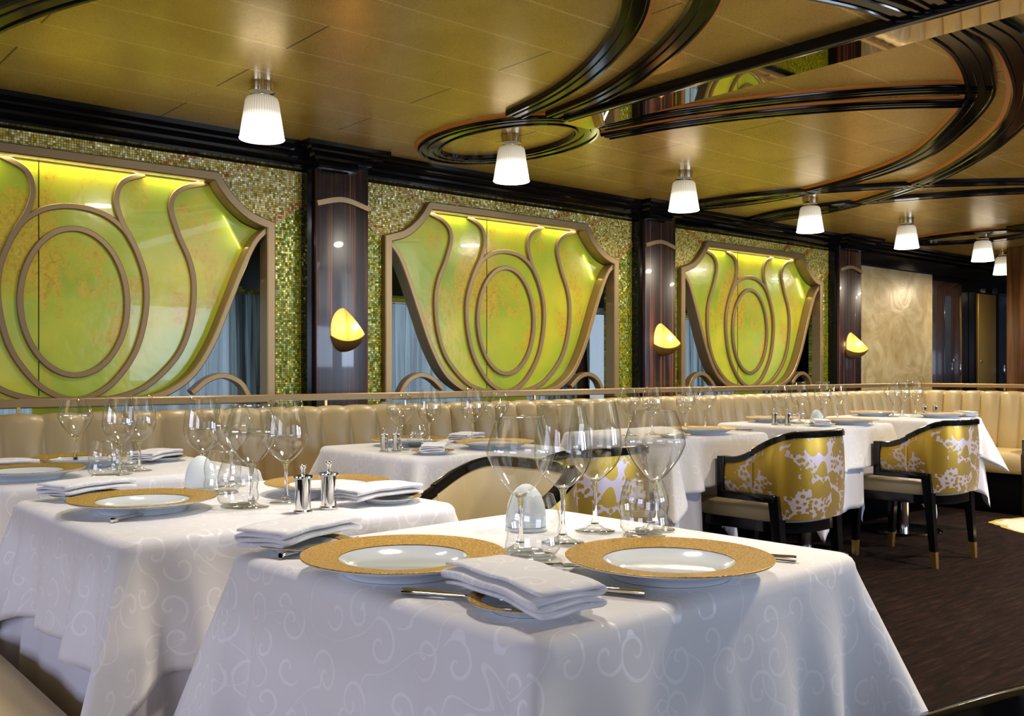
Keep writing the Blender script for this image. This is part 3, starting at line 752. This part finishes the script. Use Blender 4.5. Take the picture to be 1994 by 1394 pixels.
# ------------------------------------------------------------------ tables and cloths
def cloth(name, cx, cy, w, d, top, drop, flare, seed, mat, corner=0.5, pointy=0.13, dent=None, back=None):
    def fit(x, y, z):
        # pushed in by a seat standing under the edge, stopped by the bench
        if dent and z < 0.71 and y < 0:
            X = x + cx; e = min(1, max(0, (X - dent[0] + .07) / .07)) * min(1, max(0, (dent[1] + .07 - X) / .07))
            e = e * e * (3 - 2 * e) * min(1, (0.71 - z) / 0.05); lim = dent[2] - cy
            if y < lim: y += (lim - y) * e
        if back and z < 0.60:
            lim = back - cy
            if y > lim: y += (lim - y) * min(1, (0.60 - z) / 0.12)
        return (x, y, z)
    rnd = random.Random(seed); ph = [rnd.uniform(0, 6.28) for _ in range(8)]
    hw, hd, rc = w / 2, d / 2, 0.042
    per = []
    cs = [(hw - rc, -hd + rc, -90), (hw - rc, hd - rc, 0), (-hw + rc, hd - rc, 90), (-hw + rc, -hd + rc, 180)]
    for ci in range(4):
        x, y, a0 = cs[ci]; nxt = cs[(ci + 1) % 4]
        NA = 18
        for i in range(NA + 1):
            a = R(a0 + 90 * i / NA); q = (i / NA - .5) * 0.17
            per.append((x + rc * math.cos(a), y + rc * math.sin(a), math.cos(a), math.sin(a), q, ci))
        p0 = (per[-1][0], per[-1][1]); a = R(a0 + 90); a1 = a
        ex, ey = nxt[0] + rc * math.cos(a1), nxt[1] + rc * math.sin(a1)
        L = math.hypot(ex - p0[0], ey - p0[1]); NS = 40
        for i in range(1, NS):
            f = i / NS; dist = L * f
            if dist < L / 2: q = 0.085 + dist; c_ = ci
            else: q = -(0.085 + L - dist); c_ = (ci + 1) % 4
            per.append((p0[0] + (ex - p0[0]) * f, p0[1] + (ey - p0[1]) * f, math.cos(a1), math.sin(a1), q, c_))
    bm = bmesh.new(); uvl = bm.loops.layers.uv.new('UVMap'); uv = {}
    n = len(per); rings = []
    ctr = bm.verts.new((0, 0, top)); uv[ctr] = (seed * .37, seed * .21)
    RE = 0.022
    for k in (0.3, 0.6, 0.85, 0.92):
        ring = []
        for x, y, nx, ny, q, c_ in per:
            v = bm.verts.new((x * k, y * k, top)); uv[v] = (x * k + seed * .37, y * k + seed * .21); ring.append(v)
        rings.append(ring)
    for a in (0, 22, 45, 67, 90):
        ring = []
        for x, y, nx, ny, q, c_ in per:
            o = -RE + RE * math.sin(R(a)); z = top - RE + RE * math.cos(R(a))
            v = bm.verts.new((x + nx * o, y + ny * o, z)); uv[v] = (x + nx * o + seed * .37, y + ny * o + seed * .21); ring.append(v)
        rings.append(ring)
    NR = 16
    for j in range(1, NR + 1):
        s = j / NR; ring = []
        for i, (x, y, nx, ny, q, c_) in enumerate(per):
            aq = abs(q); cw = math.exp(-aq / 0.055)
            L = drop * (1 + corner * math.exp(-aq / 0.075))
            asym = 0.02 * math.sin(ph[c_] + q * 40)
            out = s * (flare * drop + pointy * (cw ** 1.2) - 0.034 * math.exp(-((aq - .125) / .035) ** 2) + 0.024 * math.exp(-((aq - .20) / .04) ** 2) - 0.008 * math.exp(-((aq - .28) / .04) ** 2)
                       + asym * math.exp(-(aq / .18) ** 2) + 0.007 * math.sin(q * 22 + ph[4]) + 0.005 * math.sin(q * 41 + ph[5]))
            out *= 1 if s < 1 else 1.0
            z = top - RE - L * s
            tx, ty = -ny, nx
            sw = 0.012 * s * s * math.sin(q * 30 + ph[6])
            v = bm.verts.new(fit(x + nx * out + tx * sw, y + ny * out + ty * sw, z)); uv[v] = (x + nx * L * s + seed * .37, y + ny * L * s + seed * .21); ring.append(v)
        rings.append(ring)
    for i in range(n): bm.faces.new((ctr, rings[0][i], rings[0][(i + 1) % n]))
    for k in range(len(rings) - 1):
        for i in range(n): bm.faces.new((rings[k][i], rings[k + 1][i], rings[k + 1][(i + 1) % n], rings[k][(i + 1) % n]))
    for f in bm.faces:
        for l in f.loops: l[uvl].uv = uv[l.vert]
    o = link(name, bm, mat, None, angle=180); o.location = (cx, cy, 0); o.rotation_euler = (0, 0, R(2.5) if cy < 1.5 else 0)
    sm = o.modifiers.new('thick', 'SOLIDIFY'); sm.thickness = 0.0016; sm.offset = 1
    return o
TB = {
    1: (1.095, 1.195, 0.78, 0.75, 'front table'), 2: (0.965, 2.125, 0.78, 0.74, 'second table from the front'),
    3: (0.985, 3.14, 0.76, 0.74, 'table at the left edge by the bench'), 4: (2.30, 3.11, 0.74, 0.71, 'bench table behind the cream chair'),
    5: (3.67, 3.11, 0.76, 0.71, 'bench table left of the nearer gold chair'), 6: (4.91, 3.11, 0.76, 0.71, 'bench table between the two gold chairs'),
    7: (6.08, 3.12, 0.76, 0.72, 'last table behind the far gold chair')}
tab0 = None
for k, (cx, cy, w_, d_2, nm) in TB.items():
    if tab0 is None:
        tab0 = thing('pedestal_table', 'steel pedestal under the white cloths of the ' + nm, 'table', (cx, cy, 0), 0, 'pedestal dining tables')
        boxo('tabletop', -.355, .355, -.34, .34, .70, .742, 'darkwood', tab0, .006)
        bm = lathe([(0, 0.012), (.038, .012), (.038, .70), (0, .70)], 28); link('column', bm, 'steel', tab0)
        bm = lathe([(0, 0.0), (.24, 0.0), (.243, .006), (.235, .014), (.05, .022), (0, .022)], 48); link('base_plate', bm, 'steel', tab0)
    else: dup(tab0, (cx, cy, 0), 0, 'steel pedestal under the white cloths of the ' + nm)
    dn = {4: (2.21, 2.73, 2.94), 5: (3.59, 4.12, 2.985), 6: (5.01, 5.54, 2.975)}.get(k); bk = 3.375 if k >= 3 else None
    o = cloth('table_underlay', cx, cy, w_ - .03, d_2 - .03, 0.7455, 0.42 if k > 3 else 0.60, 0.03 if k > 3 else 0.06, k + 20, 'under', 0.36 if k > 3 else 0.12, 0.09, dn, bk)
    tag(o, 'plain white undercloth of the ' + nm, 'tablecloth', 'white undercloths')
    dt = {4: (2.21, 2.73, 2.735), 5: (3.60, 4.14, 2.755), 6: (5.01, 5.53, 2.755)}.get(k)
    o = cloth('tablecloth', cx, cy, w_, d_2, 0.75, 0.25 if k == 1 else 0.205, 0.10, k, 'cloth', 0.45 if k == 1 else 0.65, 0.14, dt, bk)
    tag(o, 'white scroll-damask tablecloth with pointed corners on the ' + nm, 'tablecloth', 'white damask tablecloths')
TT = 0.7525
# ------------------------------------------------------------------ tableware
def lat_part(name, prof, mat, parent, n=44, angle=50): return link(name, lathe(prof, n), mat, parent, angle=angle)
def make_charger(label):
    t = thing('charger_plate', label, 'plate', (0, 0, 0), 0, 'gold-rimmed charger plates')
    lat_part('well', [(0, 0.007), (0.068, 0.007), (0.085, 0.011), (0.0985, 0.0215), (0.100, 0.0205), (0.155, 0.0275), (0.1545, 0.0258), (0.112, 0.014), (0.096, 0.006), (0.092, 0.0), (0.084, 0.0), (0.084, 0.003), (0, 0.003)], 'porcelain', t, 72, 35)
    lat_part('gold_rim', [(0.0985, 0.0225), (0.155, 0.0292), (0.1562, 0.0285), (0.1558, 0.0276), (0.0985, 0.0205)], 'goldrim', t, 72, 35)
    return t
def make_side(label):
    t = thing('side_plate', label, 'plate', (0, 0, 0), 0, 'bread plates with thin gold edge')
    lat_part('dish', [(0, 0.005), (0.042, 0.005), (0.052, 0.009), (0.079, 0.014), (0.0785, 0.0125), (0.058, 0.006), (0.05, 0.0), (0, 0.0)], 'porcelain', t, 56, 35)
    lat_part('gold_edge', [(0.062, 0.0120), (0.0797, 0.0148), (0.0800, 0.0140), (0.0792, 0.0134), (0.062, 0.0110)], 'goldrim', t, 56, 35)
    return t
def make_goblet(kind, label):
    t = thing('wine_glass', label, 'wine glass', (0, 0, 0), 0, 'empty stemmed wine glasses')
    if kind == 'wide': bowl = [(0.0045, .093), (.012, .097), (.024, .108), (.044, .134), (.056, .158), (.0585, .168), (.057, .178), (.049, .203), (.0405, .228)]; zb = .093
    else: bowl = [(.0045, .096), (.013, .10), (.028, .112), (.043, .130), (.0505, .152), (.0515, .168), (.048, .20), (.0435, .224), (.039, .246)]; zb = .096
    b = [(p.x, p.y) for p in catmull(bowl, 4)]
    lat_part('bowl', b + [(b[-1][0] - .0004, b[-1][1] + .0007), (b[-1][0] - .001, b[-1][1])], 'thin', t, 56, 180)
    lat_part('foot', [(0, .0005), (.038, .0008), (.0382, .0018), (.02, .0055), (.0085, .0125)], 'thin', t, 44, 180)
    lat_part('stem', [(0, .0115), (.008, .014), (.0045, .026), (.0036, .05), (.0037, zb - .022), (.006, zb - .004), (.012, zb + .0045), (0.0, zb + .0052)], 'stem', t, 40, 60)
    return t
def make_tumbler(label):
    t = thing('water_tumbler', label, 'tumbler', (0, 0, 0), 0, 'wavy stemless tumblers')
    pr = [(0, .006), (.03, .006), (.040, .010), (.0455, .02), (.0435, .034), (.0425, .042), (.0450, .058), (.0435, .075), (.038, .092), (.0335, .105)]
    q = [(p.x, p.y) for p in catmull(pr[2:], 4)]
    lat_part('wall', pr[:2] + q + [(.0325, .1055)], 'thin', t, 56, 180)
    lat_part('foot', [(0, 0.0), (.036, 0.0), (.039, .002), (.036, .0055), (0, .0055)], 'thin', t, 40)
    return t
def make_shaker(label):
    t = thing('pepper_mill', label, 'shaker', (0, 0, 0), 0, 'steel salt and pepper mills')
    lat_part('body', [(0, 0), (.019, 0), (.019, .003), (.0155, .006), (.0155, .068), (0, .068)], 'steel', t, 36, 40)
    lat_part('cap', [(0, .068), (.020, .068), (.0205, .070), (.0195, .0735), (0, .0735)], 'steel', t, 36, 40)
    lat_part('knob', [(.004, .0735), (.0042, .086), (.006, .089), (.0068, .094), (0.004, .0965), (0, .097)], 'steel', t, 24, 40)
    return t
def make_dome(label):
    t = thing('votive_lamp', label, 'table lamp', (0, 0, 0), 0, 'white bisque domes')
    lat_part('dome', [(0, 0), (.036, 0), (.0385, .01), (.0385, .028), (.0355, .048), (.029, .066), (.018, .080), (.008, .0865), (0, .088)], 'bisque', t, 44, 180)
    lat_part('base', [(.039, 0), (.041, 0), (.041, .006), (.039, .006)], 'porcelain', t, 44)
    return t
def make_knife(label):
    t = thing('knife', label, 'knife', (0, 0, 0), 0, 'steel table knives')
    bm = bmesh.new(); tube(bm, [(x, 0, 0.0055) for x in (0, .006, .02, .06, .092)], .004, 10, lambda f: (.0048, .0056, .005, .0042, .0034)[round(f * 4)]); link('handle', bm, 'steel', t)
    bm = bmesh.new()
    pts = [(0.09, -.003), (.105, -.008), (.17, -.009), (.195, -.005), (.208, .005), (.10, .005), (.09, .003)]
    holed(bm, pts, [], lambda u, v, h: (u, v, h), .0045, .0058); link('blade', bm, 'steel', t, False)
    return t
def make_fork(label):
    t = thing('fork', label, 'fork', (0, 0, 0), 0, 'steel table forks')
    bm = bmesh.new(); tube(bm, [(x, 0, z) for x, z in ((0, .003), (.01, .004), (.05, .006), (.09, .010), (.13, .008))], .003, 8, lambda f: (.0045, .005, .0042, .003, .003)[round(f * 4)]); link('handle', bm, 'steel', t)
    bm = bmesh.new()
    tube(bm, [(.128, -.008, .008), (.135, -.010, .007), (.135, .010, .007), (.128, .008, .008)], .0022, 6)
    for y in (-.0095, -.0032, .0032, .0095): tube(bm, [(.134, y, .007), (.155, y, .006), (.178, y, .010)], .0014, 6)
    link('tines', bm, 'steel', t)
    return t
def make_napkin(label, L=0.215, W=0.10):
    bm = bmesh.new(); uvl = bm.loops.layers.uv.new('UVMap')
    # layered fold seen at the open end, swept along the length
    th = 0.0040; lay = 4; hgt = 0.0078
    cen = []
    for k in range(lay):
        z = 0.003 + k * hgt; xs = [-W / 2 + .006, -W / 6, W / 6, W / 2 - .006]
        if k % 2: xs = xs[::-1]
        cen += [(x, z + 0.0014 * math.sin(x * 60 + k)) for x in xs]
        if k < lay - 1: cen.append(((W / 2 + (0.001 if k % 2 == 0 else -0.001)) * (1 if k % 2 == 0 else -1) , z + hgt / 2))
    q = catmull(cen, 4); nsec = []
    for i, p in enumerate(q):
        d = (q[min(i + 1, len(q) - 1)] - q[max(i - 1, 0)]).normalized(); nn = Vector((-d.y, d.x)); nsec.append((p, nn))
    outline = [p + nn * th / 2 * .95 for p, nn in nsec] + [p - nn * th / 2 * .95 for p, nn in reversed(nsec)]
    rings = []; NS = 14
    for j in range(NS + 1):
        y = -L / 2 + L * j / NS; f = y / (L / 2)
        sag = -0.006 * f * f; sq = 1 - 0.12 * (1 - abs(f)) ** 2
        wb = 1 + 0.05 * math.sin(j * .9)
        rings.append([bm.verts.new((p.x * wb, y + 0.004 * math.sin(p.x * 50), p.y * sq + sag + .006)) for p in outline])
    m = len(outline); us = [0]
    for i in range(1, m): us.append(us[-1] + (outline[i] - outline[i - 1]).length)
    for j in range(NS):
        for i in range(m):
            a = (i + 1) % m
            f = bm.faces.new((rings[j][i], rings[j][a], rings[j + 1][a], rings[j + 1][i]))
            for l, (ii, jj) in zip(f.loops, ((i, j), (i + 1, j), (i + 1, j + 1), (i, j + 1))): l[uvl].uv = (us[min(ii, m - 1)], jj * L / NS)
    k = len(nsec)
    for ring in (rings[0], rings[-1]):
        for i in range(k - 1): bm.faces.new((ring[i], ring[i + 1], ring[m - 2 - i], ring[m - 1 - i]))
    o = link('folded_napkin', bm, 'napkin', None, angle=180)
    return tag(o, label, 'napkin', 'folded white napkins')

PROTO = {}
def put(kind, x, y, label, rz=0.0, z=TT, sc=1.0):
    mk = {'charger': make_charger, 'side': make_side, 'wide': lambda l: make_goblet('wide', l), 'tall': lambda l: make_goblet('tall', l), 'tumbler': make_tumbler,
          'shaker': make_shaker, 'dome': make_dome, 'knife': make_knife, 'fork': make_fork, 'napkin': make_napkin}[kind]
    if kind not in PROTO:
        o = PROTO[kind] = mk(label); o.location = (x, y, z); o.rotation_euler = (0, 0, R(rz)); o.scale = (sc, sc, sc)
    else: o = dup(PROTO[kind], (x, y, z), R(rz), label, None, sc)
    return o
ITEMS = [
 # front table
 ('charger', 0.829, 1.220, 'gold-rimmed charger plate at the left side of the front table'),
 ('charger', 1.119, 0.941, 'gold-rimmed charger plate nearest the right corner of the front table'),
 ('wide', 1.072, 1.226, 'wide wine glass on the front table, leftmost of its four'),
 ('tall', 1.180, 1.235, 'tall wine glass between the two plates, second of the front table'),
 ('tall', 1.312, 1.285, 'tall wine glass on the front table, third from the left'),
 ('wide', 1.410, 1.220, 'wide wine glass on the front table, rightmost of its four'),
 ('tumbler', 1.340, 1.185, 'wavy tumbler under the right wine glasses of the front table'),
 ('tumbler', 1.045, 1.165, 'wavy tumbler behind the fork of the front table'),
 ('dome', 1.225, 1.385, 'white bisque dome seen through the front wine glasses'),
 ('side', 0.822, 0.924, 'bread plate under the napkin at the front corner'),
 ('side', 0.800, 1.480, 'bread plate under the napkin behind the left front charger'),
 # second table
 ('charger', 0.755, 2.120, 'gold-rimmed charger plate at the left of the second table'),
 ('charger', 1.216, 2.125, 'gold-rimmed charger plate behind the steel mills'),
 ('side', 0.718, 2.395, 'bread plate under the napkin at the far left of the second table'),
 ('side', 1.235, 1.885, 'bread plate under the napkin right of the mills'),
 ('tall', 1.020, 2.430, 'tall wine glass before the white dome on the second table', 0.95),
 ('wide', 1.085, 2.400, 'wide wine glass behind the others on the second table', 0.95),
 ('wide', 0.954, 2.005, 'wide wine glass at the front of the second table'),
 ('tall', 1.051, 2.030, 'tall wine glass left of the steel mills', 0.96),
 ('tumbler', 1.010, 2.285, 'wavy tumbler in the middle of the second table'),
 ('tumbler', 0.936, 2.035, 'wavy tumbler beside the front wine glass of the second table'),
 ('dome', 0.995, 2.385, 'white bisque dome left of the wine glasses on the second table'),
 ('shaker', 1.004, 1.861, 'steel mill on the second table, left one of the pair', 1.08),
 ('shaker', 1.077, 1.879, 'steel mill on the second table, right one of the pair', 1.08),
 # table at the left edge
 ('charger', 0.725, 2.960, 'gold-rimmed charger plate cut by the left edge of the picture'),
 ('charger', 0.960, 3.240, 'gold-rimmed charger plate on the bench side of the left table'),
 ('side', 1.215, 3.235, 'bread plate with napkin near the bench on the left table'),
 ('side', 0.715, 3.22, 'bread plate with napkin at the far left of the left table'),
 ('wide', 0.965, 3.33, 'wide wine glass, leftmost on the left table', 0.93),
 ('tall', 0.961, 2.894, 'tall wine glass in the middle of the left table', 0.93),
 ('tall', 1.042, 2.956, 'tall wine glass, rightmost on the left table', 0.93),
 ('tumbler', 0.907, 2.852, 'wavy tumbler in front on the left table'),
 ('tumbler', 1.025, 3.04, 'wavy tumbler behind the right wine glass of the left table', 0.85),
 # fourth table
 ('charger', 2.230, 3.245, 'gold-rimmed charger plate on the bench side behind small mills'),
 ('charger', 2.400, 2.900, 'gold-rimmed charger plate partly hidden by the front wine glass'),
 ('side', 2.065, 2.850, 'bread plate under a napkin right of the small mills'),
 ('side', 2.520, 3.230, 'bread plate with a puffed napkin beside the bench'),
 ('wide', 2.075, 3.075, 'wide wine glass, leftmost of four before the bench', 0.93),
 ('tall', 2.275, 3.165, 'tall wine glass, second of four before the bench', 0.93),
 ('tall', 2.457, 3.113, 'tall wine glass, third of four before the bench', 0.93),
 ('wide', 2.60, 3.130, 'wide wine glass, last of four before the bench', 0.93),
 ('tumbler', 2.20, 3.145, 'wavy tumbler between wine glasses on the fourth table', 0.85),
 ('shaker', 1.985, 3.050, 'small steel mill on the fourth table, left one', 0.92),
 ('shaker', 2.025, 3.030, 'small steel mill on the fourth table, right one', 0.92),
 # fifth table
 ('charger', 3.700, 2.890, 'gold-rimmed charger plate left of the nearer gold chair'),
 ('side', 3.40, 2.83, 'bread plate on the fifth table seen through the right wine glass'),
 ('wide', 3.340, 3.050, 'wide wine glass, leftmost on the fifth table', 0.96),
 ('tall', 3.470, 3.020, 'tall wine glass, second on the fifth table', 0.92),
 ('tall', 3.790, 3.080, 'tall wine glass, third on the fifth table', 0.93),
 ('wide', 3.910, 3.050, 'wide wine glass, last on the fifth table', 0.97),
 # sixth table
 ('charger', 4.850, 3.290, 'gold-rimmed charger plate on the bench side of the sixth table'),
 ('charger', 4.985, 2.870, 'gold-rimmed charger plate above the nearer gold chair'),
 ('side', 4.700, 2.880, 'bread plate with napkin above the nearer gold chair'),
 ('wide', 4.700, 3.130, 'wide wine glass, leftmost on the sixth table', 0.96),
 ('tall', 4.900, 3.140, 'tall wine glass, second on the sixth table', 0.96),
 ('tall', 5.040, 3.075, 'tall wine glass, third on the sixth table', 0.96),
 ('wide', 5.180, 3.060, 'wide wine glass, last on the sixth table', 0.96),
 ('tumbler', 4.80, 3.08, 'wavy tumbler beside the mills of the sixth table', 0.9),
 ('dome', 4.92, 3.04, 'white bisque dome among the glasses of the sixth table', 0.9),
 ('shaker', 4.605, 3.110, 'steel mill on the sixth table, left one', 0.92),
 ('shaker', 4.620, 3.035, 'steel mill on the sixth table, right one', 0.92),
 # last table
 ('charger', 6.010, 3.290, 'gold-rimmed charger plate on the bench side of the last table'),
 ('charger', 6.120, 2.890, 'gold-rimmed charger plate above the far gold chair'),
 ('side', 6.36, 2.83, 'bread plate with napkin at the right corner of the last table'),
 ('wide', 5.97, 3.180 - .05, 'wide wine glass, leftmost on the last table', 0.96),
 ('tall', 6.090, 3.13, 'tall wine glass, middle one on the last table', 0.96),
 ('tall', 6.210, 3.10, 'tall wine glass, rightmost on the last table', 0.96),
 ('shaker', 6.190, 3.000 + .03, 'steel mill on the last table, left one', 0.92),
 ('shaker', 6.300, 2.980 + .03, 'steel mill on the last table, right one', 0.92),
]
for it in ITEMS:
    put(it[0], it[1], it[2], it[3], random.uniform(0, 360), TT, it[4] if len(it) > 4 else 1.0)
NAP = [(0.826, 0.948, -8, 'folded white napkin on the front corner of the front table', 1.08), (0.818, 1.525, -68, 'folded white napkin behind the left front charger', 1.0),
       (0.735, 2.44, -68, 'folded white napkin at the far left of the second table', 0.95), (1.215, 1.90, -80, 'folded white napkin right of the steel mills', 0.95),
       (1.185, 3.215, -50, 'folded white napkin on the bench side of the left table', 0.9), (0.700, 3.16, -75, 'folded white napkin at the left edge of the picture', 0.9),
       (2.075, 2.86, -40, 'folded white napkin right of the small mills', 0.85), (2.520, 3.235, -60, 'folded white napkin beside the bench on the fourth table', 0.9),
       (4.700, 2.885, -50, 'folded white napkin above the nearer gold chair', 0.85), (6.36, 2.835, -40, 'folded white napkin on the right corner of the last table', 0.8)]
for x, y, rz, l, s_ in NAP: put('napkin', x, y, l, rz, TT + 0.011, s_)
KN = [('knife', 0.739, 1.091, -58 + 90 - 90, 'steel knife sticking out left of the front napkin'), ('knife', 0.981, 0.866, 118, 'steel knife handle right of the front napkin'),
      ('knife', 1.342, 0.865, 112, 'steel knife right of the right front charger'), ('knife', 0.728, 1.425, 20, 'thin steel knife at the far left of the front table'),
      ('knife', 0.645, 1.985, 32, 'steel knife in front of the left charger on the second table'), ('knife', 4.02, 2.84, 115, 'steel knife beside the charger left of the nearer gold chair'),
      ('knife', 5.20, 2.85, 115, 'steel knife beside the charger above the nearer gold chair')]
for k_, x, y, rz, l in KN: put(k_, x, y, l, rz)
put('fork', 0.900, 1.125, 'steel fork between the two front chargers', -38 + 12)
put('fork', 1.10, 2.02, 'steel fork in front of the charger behind the mills', 20)

# ------------------------------------------------------------------ chairs
def plan():
    P = [(-0.245, 0.075), (-0.247, 0.0), (-0.247, -0.08)]
    for a in range(0, 91, 10):
        aa = R(a); P.append((-0.247 * math.cos(aa) ** 0.75 if a < 90 else 0.0, -0.08 - 0.215 * math.sin(aa) ** 0.8))
    P = P + [(-x, y) for x, y in reversed(P[:-1])]
    q = catmull(P, 4); out = [q[0]]
    for p in q[1:]:
        if (p - out[-1]).length > 0.004: out.append(p)
    return out
def make_chair(label):
    t = thing('tub_chair', label, 'chair', (0, 0, 0), 0, 'tub armchairs in gold floral fabric')
    P = plan(); n = len(P); s = [0]
    for i in range(1, n): s.append(s[-1] + (P[i] - P[i - 1]).length)
    T = s[-1]; N = []
    for i in range(n):
        d = (P[min(i + 1, n - 1)] - P[max(i - 1, 0)]).normalized(); N.append(Vector((d.y, -d.x)))
    c0 = Vector((0, -0.05))
    if N[n // 2].dot(P[n // 2] - c0) < 0: N = [-v for v in N]
    def top(i):
        f = min(s[i], T - s[i]); u = min(1, max(0, (f - 0.03) / 0.34)); u = u * u * (3 - 2 * u)
        return 0.640 + 0.125 * u
    def low(i):
        f = min(s[i], T - s[i]); return 0.50 if f < 0.27 else 0.40
    def shell(o0, o1, mat, name, puff):
        bm = bmesh.new(); uvl = bm.loops.layers.uv.new('UVMap'); rows = []; uv = {}
        K = 9
        for i in range(n):
            col = []
            for k in range(K):
                f = k / (K - 1); z = low(i) + (top(i) - low(i)) * f
                o = o1 + puff * math.sin(math.pi * f) ** 0.6
                v = bm.verts.new((P[i].x + N[i].x * o, P[i].y + N[i].y * o, z)); uv[v] = (s[i], z); col.append(v)
            for k in (1, 0):
                z = top(i) if k else low(i)
                v = bm.verts.new((P[i].x + N[i].x * o0, P[i].y + N[i].y * o0, z)); uv[v] = (s[i], z); col.append(v)
            rows.append(col)
        m = len(rows[0])
        for i in range(n - 1):
            for k in range(m): bm.faces.new((rows[i][k], rows[i][(k + 1) % m], rows[i + 1][(k + 1) % m], rows[i + 1][k]))
        bm.faces.new(rows[0]); bm.faces.new(rows[-1])
        for f in bm.faces:
            for l in f.loops: l[uvl].uv = uv[l.vert]
        return link(name, bm, mat, t, angle=60)
    shell(0.0, 0.012, 'fabric', 'outer_back', 0.010)
    shell(0.0, -0.016, 'cream', 'inner_back', -0.018)
    bm = bmesh.new(); rings = []
    for i in range(n):
        z = top(i)
        rings.append([bm.verts.new((P[i].x + N[i].x * o, P[i].y + N[i].y * o, z + h)) for o, h in ((-.020, -.004), (-.020, .018), (-.012, .024), (.014, .024), (.022, .018), (.022, -.004))])
    for i in range(n - 1):
        for k in range(6): bm.faces.new((rings[i][k], rings[i][(k + 1) % 6], rings[i + 1][(k + 1) % 6], rings[i + 1][k]))
    bm.faces.new(rings[0]); bm.faces.new(rings[-1]); link('top_rail', bm, 'lacquer', t, angle=50)
    for sg in (-1, 1):
        bm = bmesh.new(); box(bm, sg * .247 - .026, sg * .247 + .026, .066, .104, .480, .664, .003); link('arm_post', bm, 'lacquer', t)
        bm = bmesh.new(); box(bm, sg * .247 - .026, sg * .247 + .026, -.20, .104, .474, .508, .003); link('arm_rail', bm, 'lacquer', t)
        for back in (1, 0):
            y0 = -0.185 if back else 0.235; x0 = sg * (.232 if back else .205); y1 = y0 + (-0.035 if back else 0.012); x1 = sg * (.232 if back else .205)
            bm = bmesh.new(); zt = .505 if back else .385; h = .026 if back else .022
            a = [bm.verts.new((x1 + dx * .016, y1 + dy * .016, 0.085)) for dx, dy in ((-1, -1), (1, -1), (1, 1), (-1, 1))]
            b = [bm.verts.new((x0 + dx * h, y0 + dy * h, zt)) for dx, dy in ((-1, -1), (1, -1), (1, 1), (-1, 1))]
            for k in range(4): bm.faces.new((a[k], a[(k + 1) % 4], b[(k + 1) % 4], b[k]))
            bm.faces.new(a); bm.faces.new(b)
            lg = link('leg', bm, 'lacquer', t, False)
            bm = bmesh.new(); y2 = y1 + (-.007 if back else .003)
            a = [bm.verts.new((x1 + dx * .0135, y2 + dy * .0135, 0.0)) for dx, dy in ((-1, -1), (1, -1), (1, 1), (-1, 1))]
            b = [bm.verts.new((x1 + dx * .0165, y1 + dy * .0165, .088)) for dx, dy in ((-1, -1), (1, -1), (1, 1), (-1, 1))]
            for k in range(4): bm.faces.new((a[k], a[(k + 1) % 4], b[(k + 1) % 4], b[k]))
            bm.faces.new(a); bm.faces.new(b); link('ferrule', bm, 'brass', lg, False)
    # seat: plan outline with a rounded front
    out = [(p.x * 0.93, p.y * 0.93 + .0) for p in P if p.y < 0.06]
    fr = [(0.232, 0.12), (0.228, 0.24), (0.19, 0.285), (0.10, 0.305), (0, 0.31)]; fr = fr + [(-x, y) for x, y in reversed(fr[:-1])]
    fr = [(p.x, p.y) for p in catmull([(q[0], q[1]) for q in fr], 3)]
    loop = out + fr
    def slab(zs, name, mat):
        bm = bmesh.new(); rings = []
        for k_, z in zs: rings.append([bm.verts.new((x * k_, 0.0 + (y - 0) * k_, z)) for x, y in loop])
        m = len(loop)
        for i in range(len(rings) - 1):
            for k in range(m): bm.faces.new((rings[i][k], rings[i][(k + 1) % m], rings[i + 1][(k + 1) % m], rings[i + 1][k]))
        bm.faces.new(rings[0]); bm.faces.new(rings[-1]); return link(name, bm, mat, t, angle=50)
    slab([(0.97, .335), (0.97, .382)], 'seat_rail', 'lacquer')
    slab([(0.965, .383), (0.985, .392), (0.985, .43), (0.965, .444), (0.92, .452), (0.7, .458), (0.3, .46)], 'seat_cushion', 'cream')
    return t
ch = make_chair('gold floral tub chair in the middle of the picture, nearer of two'); ch.location = (3.87, 2.635, 0)
dup(ch, (5.275, 2.635, 0), 0, 'gold floral tub chair farther right, showing brass-tipped legs')
dup(ch, (2.47, 2.60, 0), 0, 'gold floral tub chair seen behind the front wine glasses')
dup(ch, (1.66, 2.15, 0), R(90), 'tub chair showing its cream inner side right of the second table')
dup(ch, (0.69, 0.475, 0), R(17), 'tub chair back cut off at the bottom right corner')
